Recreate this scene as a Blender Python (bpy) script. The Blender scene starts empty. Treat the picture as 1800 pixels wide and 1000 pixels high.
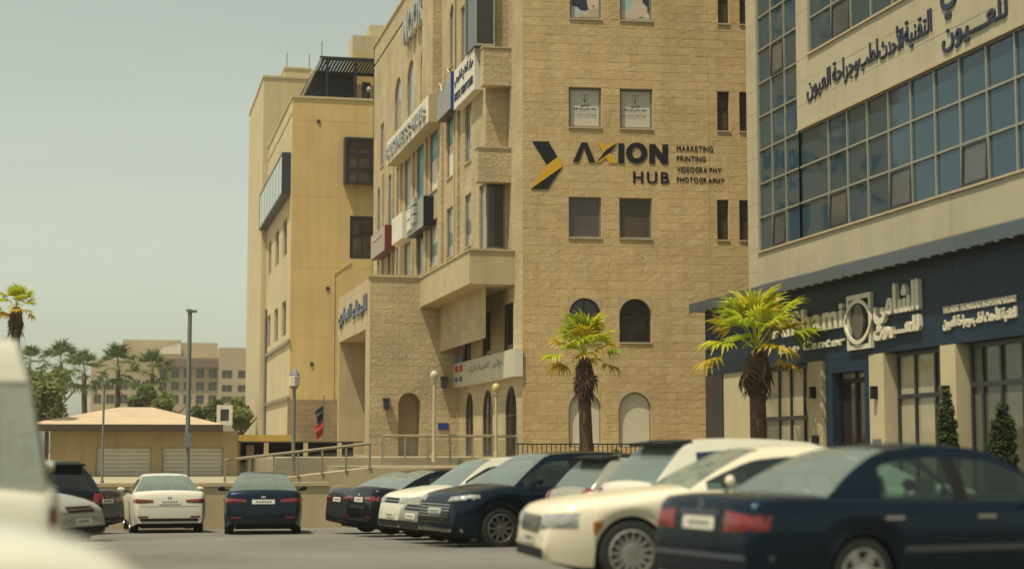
import bpy, math, random
import numpy as np
from mathutils import Vector, Matrix
from mathutils.bvhtree import BVHTree

# ------------------------------------------------------------------ camera, sky, sun, exposure
SC = bpy.context.scene
COL = SC.collection
PI = math.pi
FPX = 3000.0                                   # focal length in pixels of an 1800 px wide picture
YAW, PITCH = math.radians(12.73), math.atan2(290, FPX)
EYE = Vector((0, 0, 1.15))
FWD = Vector((math.sin(YAW)*math.cos(PITCH), math.cos(YAW)*math.cos(PITCH), math.sin(PITCH)))
RGT = Vector((math.cos(YAW), -math.sin(YAW), 0))
UPV = RGT.cross(FWD)
cd = bpy.data.cameras.new('camera'); cam = bpy.data.objects.new('camera', cd); COL.objects.link(cam)
cd.sensor_width = 36; cd.lens = FPX/1800*36; cd.clip_start = .2; cd.clip_end = 6000
cam.location = EYE
cam.rotation_euler = Matrix((RGT, UPV, -FWD)).transposed().to_euler()
cd.dof.use_dof = True; cd.dof.focus_distance = 54.5; cd.dof.aperture_fstop = .78; cd.dof.aperture_blades = 0
SC.camera = cam

SUN_EL, SUN_AZ = math.radians(67), math.radians(-121)       # azimuth clockwise from +Y
TOSUN = Vector((math.cos(SUN_EL)*math.sin(SUN_AZ), math.cos(SUN_EL)*math.cos(SUN_AZ), math.sin(SUN_EL)))
W = bpy.data.worlds.new('World'); SC.world = W; W.use_nodes = True
nt = W.node_tree; bg = nt.nodes['Background']
sky = nt.nodes.new('ShaderNodeTexSky'); sky.sky_type = 'NISHITA'; sky.sun_disc = False
sky.sun_elevation = SUN_EL; sky.sun_rotation = SUN_AZ; sky.altitude = 800; sky.air_density = 1.0; sky.dust_density = 3; sky.ozone_density = 1.0
hs = nt.nodes.new('ShaderNodeHueSaturation'); hs.inputs['Saturation'].default_value = .40
tn = nt.nodes.new('ShaderNodeMix'); tn.data_type = 'RGBA'; tn.blend_type = 'MULTIPLY'; tn.inputs['Factor'].default_value = 1
tn.inputs['B'].default_value = (.975, .99, .765, 1)
nt.links.new(sky.outputs[0], hs.inputs['Color']); nt.links.new(hs.outputs[0], tn.inputs['A']); nt.links.new(tn.outputs['Result'], bg.inputs['Color'])
# faint streaks of high haze all over the sky
tc_ = nt.nodes.new('ShaderNodeTexCoord'); mp_ = nt.nodes.new('ShaderNodeMapping'); mp_.inputs['Scale'].default_value = (3, 3, 22)
cn = nt.nodes.new('ShaderNodeTexNoise'); cn.inputs['Scale'].default_value = 1.6; cn.inputs['Detail'].default_value = 5
cr_ = nt.nodes.new('ShaderNodeMapRange'); cr_.inputs[1].default_value = .35; cr_.inputs[2].default_value = .75; cr_.inputs[3].default_value = .985; cr_.inputs[4].default_value = 1.05
cv = nt.nodes.new('ShaderNodeVectorMath'); cv.operation = 'SCALE'
nt.links.new(tc_.outputs['Generated'], mp_.inputs['Vector']); nt.links.new(mp_.outputs[0], cn.inputs['Vector']); nt.links.new(cn.outputs['Fac'], cr_.inputs[0])
nt.links.new(tn.outputs['Result'], cv.inputs[0]); nt.links.new(cr_.outputs[0], cv.inputs['Scale']); nt.links.new(cv.outputs[0], bg.inputs['Color'])
bg.inputs['Strength'].default_value = .083
sl = bpy.data.lights.new('sun', 'SUN'); sl.energy = 2.9; sl.angle = math.radians(.6); sl.color = (1, .90, .70)
so = bpy.data.objects.new('sun', sl); COL.objects.link(so); so.rotation_euler = TOSUN.to_track_quat('Z', 'Y').to_euler(); so.location = (0, 0, 40)
SC.view_settings.view_transform = 'Standard'; SC.view_settings.look = 'None'
SC.view_settings.exposure = .80; SC.view_settings.gamma = 1; SC.view_settings.use_curve_mapping = False
SC.cycles.use_denoising = True; SC.cycles.max_bounces = 7; SC.cycles.transparent_max_bounces = 12
SC.cycles.caustics_reflective = False; SC.cycles.caustics_refractive = False; SC.cycles.sample_clamp_indirect = 6

RNG = random.Random(7)
# ------------------------------------------------------------------ where a picture point meets a real plane
def ray(px, py):
    return FWD + RGT*((px-900)/FPX) + UPV*((500-py)/FPX)
class Fr:
    """a vertical wall plane: origin o, u to the right as seen from outside, n outward"""
    def __init__(s, ox, oy, ux, uy):
        s.o = Vector((ox, oy, 0)); l = math.hypot(ux, uy); s.u = Vector((ux/l, uy/l, 0)); s.n = Vector((s.u.y, -s.u.x, 0))
    def p(s, u, z, n=0): return s.o + s.u*u + s.n*n + Vector((0, 0, z))
    def hit(s, px, py, n=0):
        d = ray(px, py); q = s.o + s.n*n
        t = (q-EYE).dot(s.n)/d.dot(s.n); h = EYE + d*t
        return (h-s.o).dot(s.u), h.z
    def moved(s, n): q = s.o + s.n*n; return Fr(q.x, q.y, s.u.x, s.u.y)
def g(y): return -.016*y if y < 25 else -.40-.0263*(min(y, 60)-25)      # the lot falls gently away from the camera
def on_lot(px, py):
    d = ray(px, py); a, b = 1.0, 200.0
    for _ in range(50):
        t = (a+b)/2; h = EYE + d*t
        if h.z > g(h.y): a = t
        else: b = t
    return h
def at_depth(px, py, dep): return EYE + ray(px, py)*dep

# ------------------------------------------------------------------ materials
MATS = {}
def nodes_of(m): m.use_nodes = True; t = m.node_tree; return t, t.nodes['Principled BSDF']
def mat(name, col, rough=.6, metal=0, var=.0, scale=3, bump=0, bscale=40, spec=.5, coat=0, emit=0, dark=None, stain=0):
    """principled with noise colour variation, optional streaky staining and fine bump"""
    if name in MATS: return MATS[name]
    m = bpy.data.materials.new(name); t, b = nodes_of(m); MATS[name] = m
    b.inputs['Roughness'].default_value = rough; b.inputs['Metallic'].default_value = metal
    b.inputs['Specular IOR Level'].default_value = spec; b.inputs['Coat Weight'].default_value = coat
    b.inputs['Coat Roughness'].default_value = .04
    c4 = (*col, 1); b.inputs['Base Color'].default_value = c4
    geo = t.nodes.new('ShaderNodeNewGeometry') if (var or bump or stain) else None
    if var:
        nz = t.nodes.new('ShaderNodeTexNoise'); nz.inputs['Scale'].default_value = scale; nz.inputs['Detail'].default_value = 6
        t.links.new(geo.outputs['Position'], nz.inputs['Vector'])
        rp = t.nodes.new('ShaderNodeMapRange'); rp.inputs[1].default_value = .3; rp.inputs[2].default_value = .7
        t.links.new(nz.outputs['Fac'], rp.inputs[0])
        mx = t.nodes.new('ShaderNodeMix'); mx.data_type = 'RGBA'
        d = dark or tuple(c*(1-var) for c in col); e = col if dark else tuple(min(1, c*(1+var*.5)) for c in col)
        mx.inputs['A'].default_value = (*d, 1); mx.inputs['B'].default_value = (*e, 1)
        t.links.new(rp.outputs[0], mx.inputs['Factor']); out = mx.outputs['Result']
        if stain:
            mp = t.nodes.new('ShaderNodeMapping'); mp.inputs['Scale'].default_value = (2.2, 2.2, .16)
            t.links.new(geo.outputs['Position'], mp.inputs['Vector'])
            n2 = t.nodes.new('ShaderNodeTexNoise'); n2.inputs['Scale'].default_value = 1.3; n2.inputs['Detail'].default_value = 5
            t.links.new(mp.outputs[0], n2.inputs['Vector'])
            r2 = t.nodes.new('ShaderNodeMapRange'); r2.inputs[1].default_value = .45; r2.inputs[2].default_value = .75; r2.inputs[4].default_value = stain
            t.links.new(n2.outputs['Fac'], r2.inputs[0])
            m2 = t.nodes.new('ShaderNodeMix'); m2.data_type = 'RGBA'; m2.blend_type = 'MULTIPLY'; m2.inputs['B'].default_value = (.62, .55, .45, 1)
            t.links.new(r2.outputs[0], m2.inputs['Factor']); t.links.new(out, m2.inputs['A']); out = m2.outputs['Result']
        t.links.new(out, b.inputs['Base Color'])
    if bump:
        n3 = t.nodes.new('ShaderNodeTexNoise'); n3.inputs['Scale'].default_value = bscale; n3.inputs['Detail'].default_value = 5
        t.links.new(geo.outputs['Position'], n3.inputs['Vector'])
        bp = t.nodes.new('ShaderNodeBump'); bp.inputs['Strength'].default_value = bump; bp.inputs['Distance'].default_value = .03
        t.links.new(n3.outputs['Fac'], bp.inputs['Height']); t.links.new(bp.outputs[0], b.inputs['Normal'])
    if emit:
        b.inputs['Emission Color'].default_value = c4; b.inputs['Emission Strength'].default_value = emit
    return m
def mat_courses(name, c1, c2, joint, w, h, bump=.5, rough=.85, gap=.012):
    """coursed ashlar where stones are too foreshortened to pick out: brick pattern on (x+y, z)"""
    m = bpy.data.materials.new(name); t, b = nodes_of(m); MATS[name] = m
    geo = t.nodes.new('ShaderNodeNewGeometry'); sp = t.nodes.new('ShaderNodeSeparateXYZ'); t.links.new(geo.outputs['Position'], sp.inputs[0])
    ad = t.nodes.new('ShaderNodeMath'); t.links.new(sp.outputs[0], ad.inputs[0]); t.links.new(sp.outputs[1], ad.inputs[1])
    cb = t.nodes.new('ShaderNodeCombineXYZ'); t.links.new(ad.outputs[0], cb.inputs[0]); t.links.new(sp.outputs[2], cb.inputs[1])
    br = t.nodes.new('ShaderNodeTexBrick'); t.links.new(cb.outputs[0], br.inputs['Vector'])
    br.inputs['Scale'].default_value = 1; br.inputs['Brick Width'].default_value = w; br.inputs['Row Height'].default_value = h
    br.inputs['Mortar Size'].default_value = gap; br.inputs['Color1'].default_value = (*c1, 1); br.inputs['Color2'].default_value = (*c2, 1); br.inputs['Mortar'].default_value = (*joint, 1)
    nz = t.nodes.new('ShaderNodeTexNoise'); nz.inputs['Scale'].default_value = .7; nz.inputs['Detail'].default_value = 8; t.links.new(geo.outputs['Position'], nz.inputs['Vector'])
    mr = t.nodes.new('ShaderNodeMapRange'); mr.inputs[1].default_value = .3; mr.inputs[2].default_value = .7; mr.inputs[3].default_value = .8; mr.inputs[4].default_value = 1.12
    t.links.new(nz.outputs['Fac'], mr.inputs[0])
    mx = t.nodes.new('ShaderNodeVectorMath'); mx.operation = 'SCALE'; t.links.new(br.outputs['Color'], mx.inputs[0]); t.links.new(mr.outputs[0], mx.inputs['Scale'])
    t.links.new(mx.outputs[0], b.inputs['Base Color']); b.inputs['Roughness'].default_value = rough
    n3 = t.nodes.new('ShaderNodeTexNoise'); n3.inputs['Scale'].default_value = 9; n3.inputs['Detail'].default_value = 6; t.links.new(geo.outputs['Position'], n3.inputs['Vector'])
    sb = t.nodes.new('ShaderNodeMath'); sb.operation = 'SUBTRACT'; t.links.new(n3.outputs['Fac'], sb.inputs[0]); t.links.new(br.outputs['Fac'], sb.inputs[1])
    bp = t.nodes.new('ShaderNodeBump'); bp.inputs['Strength'].default_value = bump; bp.inputs['Distance'].default_value = .03
    t.links.new(sb.outputs[0], bp.inputs['Height']); t.links.new(bp.outputs[0], b.inputs['Normal'])
    return m
def mat_stone():
    """single dressed stones: tone from the mesh's own 'tint', plus mottling and a chiselled face"""
    m = bpy.data.materials.new('dressed limestone'); t, b = nodes_of(m); MATS['stone'] = m
    at = t.nodes.new('ShaderNodeAttribute'); at.attribute_name = 'tint'
    geo = t.nodes.new('ShaderNodeNewGeometry')
    mx = t.nodes.new('ShaderNodeMix'); mx.data_type = 'RGBA'
    mx.inputs['A'].default_value = (.455, .325, .152, 1); mx.inputs['B'].default_value = (.505, .372, .186, 1)
    t.links.new(at.outputs['Fac'], mx.inputs['Factor'])
    nz = t.nodes.new('ShaderNodeTexNoise'); nz.inputs['Scale'].default_value = 5; nz.inputs['Detail'].default_value = 8; t.links.new(geo.outputs['Position'], nz.inputs['Vector'])
    n0 = t.nodes.new('ShaderNodeTexNoise'); n0.inputs['Scale'].default_value = .35; n0.inputs['Detail'].default_value = 4; t.links.new(geo.outputs['Position'], n0.inputs['Vector'])
    ms_ = t.nodes.new('ShaderNodeMapping'); ms_.inputs['Scale'].default_value = (1.6, 1.6, .10); t.links.new(geo.outputs['Position'], ms_.inputs['Vector'])
    n5 = t.nodes.new('ShaderNodeTexNoise'); n5.inputs['Scale'].default_value = 1.5; n5.inputs['Detail'].default_value = 5; t.links.new(ms_.outputs[0], n5.inputs['Vector'])
    a5 = t.nodes.new('ShaderNodeMath'); a5.operation = 'MULTIPLY_ADD'; a5.inputs[1].default_value = .8; a5.inputs[2].default_value = -.4; t.links.new(n5.outputs['Fac'], a5.inputs[0])
    a6 = t.nodes.new('ShaderNodeMath'); t.links.new(n0.outputs['Fac'], a6.inputs[0]); t.links.new(a5.outputs[0], a6.inputs[1])
    ad = t.nodes.new('ShaderNodeMath'); t.links.new(nz.outputs['Fac'], ad.inputs[0]); t.links.new(a6.outputs[0], ad.inputs[1])
    mr = t.nodes.new('ShaderNodeMapRange'); mr.inputs[1].default_value = .6; mr.inputs[2].default_value = 1.4; mr.inputs[3].default_value = .80; mr.inputs[4].default_value = 1.16
    t.links.new(ad.outputs[0], mr.inputs[0])
    sc = t.nodes.new('ShaderNodeVectorMath'); sc.operation = 'SCALE'; t.links.new(mx.outputs['Result'], sc.inputs[0]); t.links.new(mr.outputs[0], sc.inputs['Scale'])
    t.links.new(sc.outputs[0], b.inputs['Base Color']); b.inputs['Roughness'].default_value = .88
    n3 = t.nodes.new('ShaderNodeTexNoise'); n3.inputs['Scale'].default_value = 28; n3.inputs['Detail'].default_value = 4; t.links.new(geo.outputs['Position'], n3.inputs['Vector'])
    bp = t.nodes.new('ShaderNodeBump'); bp.inputs['Strength'].default_value = .6; bp.inputs['Distance'].default_value = .03
    t.links.new(n3.outputs['Fac'], bp.inputs['Height']); t.links.new(bp.outputs[0], b.inputs['Normal'])
    return m
def mat_glass(name, tint, dust_sheen=.08, dust_sheen_col=(.5, .52, .45), rough=.02):
    """see-through tinted pane: Fresnel reflection over tinted transparency, with a diffuse film for grime and painted sky sheen"""
    if name in MATS: return MATS[name]
    m = bpy.data.materials.new(name); m.use_nodes = True; t = m.node_tree; MATS[name] = m
    t.nodes.remove(t.nodes['Principled BSDF']); out = t.nodes['Material Output']
    tr = t.nodes.new('ShaderNodeBsdfTransparent'); tr.inputs[0].default_value = (*tint, 1)
    gl = t.nodes.new('ShaderNodeBsdfGlossy'); gl.inputs['Roughness'].default_value = rough; gl.inputs[0].default_value = (.95, .97, 1, 1)
    lw = t.nodes.new('ShaderNodeLayerWeight'); lw.inputs['Blend'].default_value = .5
    pw = t.nodes.new('ShaderNodeMath'); pw.operation = 'POWER'; pw.inputs[1].default_value = 4.5; t.links.new(lw.outputs['Facing'], pw.inputs[0])
    fr = t.nodes.new('ShaderNodeMath'); fr.operation = 'MULTIPLY_ADD'; fr.inputs[1].default_value = .93; fr.inputs[2].default_value = .05; t.links.new(pw.outputs[0], fr.inputs[0])
    a = t.nodes.new('ShaderNodeMixShader'); t.links.new(fr.outputs[0], a.inputs[0]); t.links.new(tr.outputs[0], a.inputs[1]); t.links.new(gl.outputs[0], a.inputs[2])
    df = t.nodes.new('ShaderNodeBsdfDiffuse'); df.inputs[0].default_value = (*dust_sheen_col, 1)
    b = t.nodes.new('ShaderNodeMixShader'); b.inputs[0].default_value = dust_sheen; t.links.new(a.outputs[0], b.inputs[1]); t.links.new(df.outputs[0], b.inputs[2])
    t.links.new(b.outputs[0], out.inputs[0]); return m
def mat_leaf(name, c1, c2, trans=.35, seed_scale=1.0, rough=.5):
    """leaves: each object its own shade between two greens, some light let through"""
    m = bpy.data.materials.new(name); t, b = nodes_of(m); MATS[name] = m
    oi = t.nodes.new('ShaderNodeObjectInfo'); geo = t.nodes.new('ShaderNodeNewGeometry')
    nz = t.nodes.new('ShaderNodeTexNoise'); nz.inputs['Scale'].default_value = 2.5*seed_scale; t.links.new(geo.outputs['Position'], nz.inputs['Vector'])
    ad = t.nodes.new('ShaderNodeMath'); ad.operation = 'MULTIPLY_ADD'; ad.inputs[1].default_value = .7; t.links.new(oi.outputs['Random'], ad.inputs[0]); t.links.new(nz.outputs['Fac'], ad.inputs[2])
    mr = t.nodes.new('ShaderNodeMapRange'); mr.inputs[1].default_value = .3; mr.inputs[2].default_value = 1.3; t.links.new(ad.outputs[0], mr.inputs[0])
    mx = t.nodes.new('ShaderNodeMix'); mx.data_type = 'RGBA'; mx.inputs['A'].default_value = (*c1, 1); mx.inputs['B'].default_value = (*c2, 1); t.links.new(mr.outputs[0], mx.inputs['Factor'])
    t.links.new(mx.outputs['Result'], b.inputs['Base Color']); b.inputs['Roughness'].default_value = rough
    tl = t.nodes.new('ShaderNodeBsdfTranslucent'); t.links.new(mx.outputs['Result'], tl.inputs[0])
    ms = t.nodes.new('ShaderNodeMixShader'); ms.inputs[0].default_value = trans; t.links.new(b.outputs[0], ms.inputs[1]); t.links.new(tl.outputs[0], ms.inputs[2])
    t.links.new(ms.outputs[0], t.nodes['Material Output'].inputs[0]); return m

LIME = (.40, .30, .155)
M_STONE = mat_stone()
M_MORTAR = mat('lime mortar', (.43, .315, .158), .95, var=.15, scale=2)
M_COURSE = mat_courses('coursed limestone', (.43, .345, .205), (.395, .312, .182), (.35, .275, .16), .55, .27, .8, gap=.008)
M_SMOOTH = mat('sawn limestone', (.43, .345, .205), .8, var=.12, scale=1.2, bump=.15, bscale=18, stain=.25)
M_RENDER = mat('ochre render', (.56, .41, .175), .9, var=.10, scale=.5, bump=.08, bscale=25, stain=.32)
M_RENDER2 = mat('pale render', (.49, .41, .25), .9, var=.10, scale=.5, bump=.08, bscale=25, stain=.25)
M_CLAD = mat('cream stone slab', (.405, .362, .250), .7, var=.10, scale=.8, bump=.06, bscale=20, stain=.22)
M_CLADJ = mat('slab joint', (.22, .18, .12), .9)
M_ALU = mat('anodised aluminium', (.33, .33, .27), .45, .5, var=.1, scale=4)
M_DARKF = mat('dark bronze frame', (.022, .022, .026), .4, var=.1, scale=6)
M_GREYF = mat('grey aluminium frame', (.17, .17, .165), .5, .3)
M_PANE = mat('dark window glass', (.030, .022, .017), .06, spec=.55, var=.3, scale=.9)
M_PANEB = mat('brown window glass', (.085, .062, .045), .12, spec=.5, var=.35, scale=1.1)
M_PANEW = mat('pale shaded window glass', (.30, .30, .26), .1, spec=.6, var=.2, scale=.7)
M_CURT = mat('blue reflective glazing', (.030, .060, .085), .05, spec=.60, var=.15, scale=.3); M_CURT.node_tree.nodes['Principled BSDF'].inputs['Specular Tint'].default_value = (.60, .82, 1, 1)
M_CURT2 = mat('grey openable glazing', (.075, .082, .078), .12, spec=.7, var=.2, scale=.5)
M_NAVY = mat('navy composite panel', (.014, .029, .050), .5, var=.15, scale=.6, spec=.15)
M_NAVYT = mat('navy lettering paint', (.012, .020, .048), .45)
M_BLACK = mat('black acrylic', (.009, .009, .014), .45, spec=.25)
M_YELLOW = mat('yellow acrylic', (.60, .33, .012), .4)
M_WHITE = mat('white sign board', (.62, .58, .48), .5, var=.06, scale=2)
M_CREAM = mat('cream lettering', (.58, .53, .40), .5)
M_STEEL = mat('brushed steel', (.55, .53, .48), .28, .9)
M_GREYS = mat('grey sign board', (.24, .24, .21), .4, var=.1, scale=2)
M_MAROON = mat('maroon board', (.11, .014, .018), .45)
M_TEAL = mat('teal poster', (.06, .24, .26), .4)
M_BLUE = mat('blue board', (.012, .035, .20), .4)
M_ASPH = mat('pale worn asphalt', (.150, .143, .122), .92, var=.30, scale=.22, bump=.35, bscale=45, stain=.45)  # asphalt's own grey, blotched with oil stains and worn patches
M_PAVE = mat('concrete paving', (.34, .29, .20), .9, var=.15, scale=.6, bump=.2, bscale=20)
M_POLE = mat('galvanised pole', (.19, .195, .18), .5, .4)
M_LAMPP = mat('cream lamp post paint', (.42, .36, .23), .6)
M_RAIL = mat('champagne rail', (.27, .23, .15), .4, .3)
M_RAILG = mat_glass('railing glass', (.84, .86, .80), .10, (.45, .42, .32))
M_TRUNK = mat('palm trunk bark', (.105, .062, .036), .95, var=.4, scale=9, bump=.8, bscale=30)
M_DEAD = mat('dry palm skirt', (.085, .046, .028), .95, var=.45, scale=8, bump=.5, bscale=30)
M_FROND = mat_leaf('fan palm leaf', (.23, .33, .012), (.60, .60, .03), .5)
M_FRONDY = mat_leaf('yellowed palm leaf', (.40, .30, .018), (.58, .42, .02), .4)
M_LEAF = mat_leaf('tree leaf', (.085, .115, .035), (.19, .22, .065), .35, .4, rough=.9)
M_CYP = mat_leaf('clipped cypress leaf', (.022, .035, .010), (.060, .080, .020), .2, rough=.95)
M_FARP = mat_leaf('far palm leaf', (.080, .12, .040), (.17, .20, .070), .3)

# ------------------------------------------------------------------ mesh builder
class MB:
    def __init__(s): s.v = []; s.f = []
    def add(s, vs, fs):
        b = len(s.v); s.v += [tuple(p) for p in vs]; s.f += [tuple(i+b for i in f) for f in fs]; return s
    def hexa(s, p):      # 8 points: bottom ring 0-3 then top ring 4-7
        return s.add(p, [(3, 2, 1, 0), (4, 5, 6, 7), (0, 1, 5, 4), (1, 2, 6, 5), (2, 3, 7, 6), (3, 0, 4, 7)])
    def box(s, x0, x1, y0, y1, z0, z1):
        return s.hexa([(x0, y0, z0), (x1, y0, z0), (x1, y1, z0), (x0, y1, z0), (x0, y0, z1), (x1, y0, z1), (x1, y1, z1), (x0, y1, z1)])
    def fbox(s, fr, u0, u1, z0, z1, n0, n1):
        return s.hexa([fr.p(u0, z0, n1), fr.p(u1, z0, n1), fr.p(u1, z0, n0), fr.p(u0, z0, n0), fr.p(u0, z1, n1), fr.p(u1, z1, n1), fr.p(u1, z1, n0), fr.p(u0, z1, n0)])
    def fquad(s, fr, pts, n=0): return s.add([fr.p(u, z, n) for u, z in pts], [tuple(range(len(pts)))])
    def prism(s, fr, pts, n0, n1):          # polygon in (u,z), anticlockwise seen from outside
        k = len(pts); a = [fr.p(u, z, n1) for u, z in pts]; b = [fr.p(u, z, n0) for u, z in pts]
        fs = [tuple(range(k)), tuple(range(2*k-1, k-1, -1))] + [(i, i+k, (i+1) % k + k, (i+1) % k) for i in range(k)]
        return s.add(a+b, fs)
    def ring(s, fr, outer, inner, n0, n1):  # flat ring between two outlines of equal length
        k = len(outer); P = [fr.p(u, z, n1) for u, z in outer] + [fr.p(u, z, n1) for u, z in inner] + [fr.p(u, z, n0) for u, z in outer] + [fr.p(u, z, n0) for u, z in inner]
        fs = []
        for i in range(k):
            j = (i+1) % k
            fs += [(i, j, j+k, i+k), (i, i+2*k, j+2*k, j), (i+k, j+k, j+3*k, i+3*k)]
        return s.add(P, fs)
    def tube(s, pts, r, n=8, cap=True):
        pts = [Vector(p) for p in pts]; rs = r if isinstance(r, (list, tuple)) else [r]*len(pts); rings = []; ref = None
        for i, p in enumerate(pts):
            d = (pts[min(i+1, len(pts)-1)]-pts[max(i-1, 0)]).normalized()
            a = d.orthogonal().normalized() if ref is None else (ref - d*ref.dot(d)).normalized()
            ref = a; c = d.cross(a); rings.append([p + (a*math.cos(2*PI*k/n)+c*math.sin(2*PI*k/n))*rs[i] for k in range(n)])
        V = [q for rg in rings for q in rg]; F = []
        for i in range(len(pts)-1):
            for k in range(n): F.append((i*n+k, i*n+(k+1) % n, (i+1)*n+(k+1) % n, (i+1)*n+k))
        if cap: F += [tuple(range(n-1, -1, -1)), tuple((len(pts)-1)*n+k for k in range(n))]
        return s.add(V, F)
    def lathe(s, prof, c=(0, 0, 0), axis='z', n=16, closed=False):
        V = []; F = []; m = len(prof)
        for k in range(n):
            a = 2*PI*k/n
            for r, h in prof:
                x, y = r*math.cos(a), r*math.sin(a)
                V.append((c[0]+x, c[1]+y, c[2]+h) if axis == 'z' else (c[0]+x, c[1]+h, c[2]+y))
        for k in range(n):
            j = (k+1) % n
            for i in range(m if closed else m-1):
                i2 = (i+1) % m
                q = (k*m+i, j*m+i, j*m+i2, k*m+i2)
                F.append(q if axis == 'z' else q[::-1])
        return s.add(V, F)
    def build(s, name, m, parent=None, off=None, smooth=False, sharp=.7):
        me = bpy.data.meshes.new(name)
        o = off or Vector((0, 0, 0))
        me.from_pydata([(p[0]-o[0], p[1]-o[1], p[2]-o[2]) for p in s.v], [], s.f); me.update()
        if m: me.materials.append(m)
        if smooth:
            me.shade_smooth(); me.set_sharp_from_angle(angle=sharp)
        ob = bpy.data.objects.new(name, me); COL.objects.link(ob)
        if parent: ob.parent = parent
        return ob
def link(name, me, parent=None, loc=(0, 0, 0), rot=None, scale=None):
    o = bpy.data.objects.new(name, me); COL.objects.link(o); o.location = loc
    if rot is not None: o.rotation_euler = rot
    if scale is not None: o.scale = scale
    if parent: o.parent = parent
    return o
def tag(o, label, cat, group=None):
    o['label'] = label; o['category'] = cat
    if group: o['group'] = group
    return o
def thing(name, label, cat, loc, rz=0, group=None):
    o = bpy.data.objects.new(name, None); COL.objects.link(o); o.location = loc; o.rotation_euler = (0, 0, rz); o.empty_display_size = .3
    return tag(o, label, cat, group)
def struct(o): o['kind'] = 'structure'; return o

# ------------------------------------------------------------------ writing
AF = {'ا': (0xFE8D, 0xFE8E), 'أ': (0xFE83, 0xFE84), 'ب': (0xFE8F, 0xFE90, 0xFE91, 0xFE92), 'ة': (0xFE93, 0xFE94), 'ت': (0xFE95, 0xFE96, 0xFE97, 0xFE98), 'ث': (0xFE99, 0xFE9A, 0xFE9B, 0xFE9C),
      'ج': (0xFE9D, 0xFE9E, 0xFE9F, 0xFEA0), 'ح': (0xFEA1, 0xFEA2, 0xFEA3, 0xFEA4), 'د': (0xFEA9, 0xFEAA), 'ر': (0xFEAD, 0xFEAE), 'ز': (0xFEAF, 0xFEB0), 'س': (0xFEB1, 0xFEB2, 0xFEB3, 0xFEB4),
      'ش': (0xFEB5, 0xFEB6, 0xFEB7, 0xFEB8), 'ط': (0xFEC1, 0xFEC2, 0xFEC3, 0xFEC4), 'ع': (0xFEC9, 0xFECA, 0xFECB, 0xFECC), 'ق': (0xFED5, 0xFED6, 0xFED7, 0xFED8), 'ك': (0xFED9, 0xFEDA, 0xFEDB, 0xFEDC),
      'ل': (0xFEDD, 0xFEDE, 0xFEDF, 0xFEE0), 'م': (0xFEE1, 0xFEE2, 0xFEE3, 0xFEE4), 'ن': (0xFEE5, 0xFEE6, 0xFEE7, 0xFEE8), 'ه': (0xFEE9, 0xFEEA, 0xFEEB, 0xFEEC), 'و': (0xFEED, 0xFEEE), 'ي': (0xFEF1, 0xFEF2, 0xFEF3, 0xFEF4), 'ـ': (0x640,)*4}
def arabic(t):
    out = []; t = t.replace('لأ', '\ufef7').replace('لا', '\ufefb')
    for i, c in enumerate(t):
        p = t[i-1] if i else ' '; n = t[i+1] if i+1 < len(t) else ' '
        pj = p in AF and len(AF[p]) > 2
        if c in '\ufef7\ufefb': out.append(chr(ord(c)+(1 if pj else 0))); continue
        if c not in AF: out.append(c); continue
        nj = (n in AF or n in '\ufef7\ufefb') and len(AF[c]) > 2
        f = AF[c]; out.append(chr(f[3] if pj and nj else f[1] if pj else f[2] if nj else f[0]))
    return ''.join(reversed(out))
_gl = {}
def glyphs(s, off=0):
    """mesh outline of a string: (verts, faces, bounds)"""
    if (s, off) in _gl: return _gl[(s, off)]
    c = bpy.data.curves.new('t', 'FONT'); c.body = s; c.size = 1; c.extrude = .5; c.offset = off; c.resolution_u = 3
    o = bpy.data.objects.new('t', c); COL.objects.link(o)
    dg = bpy.context.evaluated_depsgraph_get(); me = bpy.data.meshes.new_from_object(o.evaluated_get(dg))
    V = [tuple(v.co) for v in me.vertices]; F = [tuple(p.vertices) for p in me.polygons]
    bpy.data.objects.remove(o); bpy.data.curves.remove(c); bpy.data.meshes.remove(me)
    A = np.array(V) if V else np.zeros((1, 3)); b = (A[:, 0].min(), A[:, 0].max(), A[:, 1].min(), A[:, 1].max())
    _gl[(s, off)] = (V, F, b); return _gl[(s, off)]
def text(fr, s, u0, u1, z0, z1, n0, n1, name, m, parent, off_p, bold=0, offset=0):
    """a string fitted to the box u0..u1, z0..z1 on a wall, standing n0..n1 off it"""
    V, F, b = glyphs(s, offset); mb = MB()
    if bold:
        su = (u1-u0-2*bold)/(b[1]-b[0]); sz = (z1-z0-2*bold)/(b[3]-b[2]); k = 6
        for i in range(k):
            du, dz, dn = bold*math.cos(2*PI*i/k), bold*math.sin(2*PI*i/k), .0007*i
            mb.add([fr.p(u0+bold+du+(x-b[0])*su, z0+bold+dz+(y-b[2])*sz, (n0 if w < 0 else n1+dn)) for x, y, w in V], F)
    else:
        su = (u1-u0)/(b[1]-b[0]); sz = (z1-z0)/(b[3]-b[2])
        mb.add([fr.p(u0+(x-b[0])*su, z0+(y-b[2])*sz, (n0 if w < 0 else n1)) for x, y, w in V], F)
    return mb.build(name, m, parent, off_p)
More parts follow.
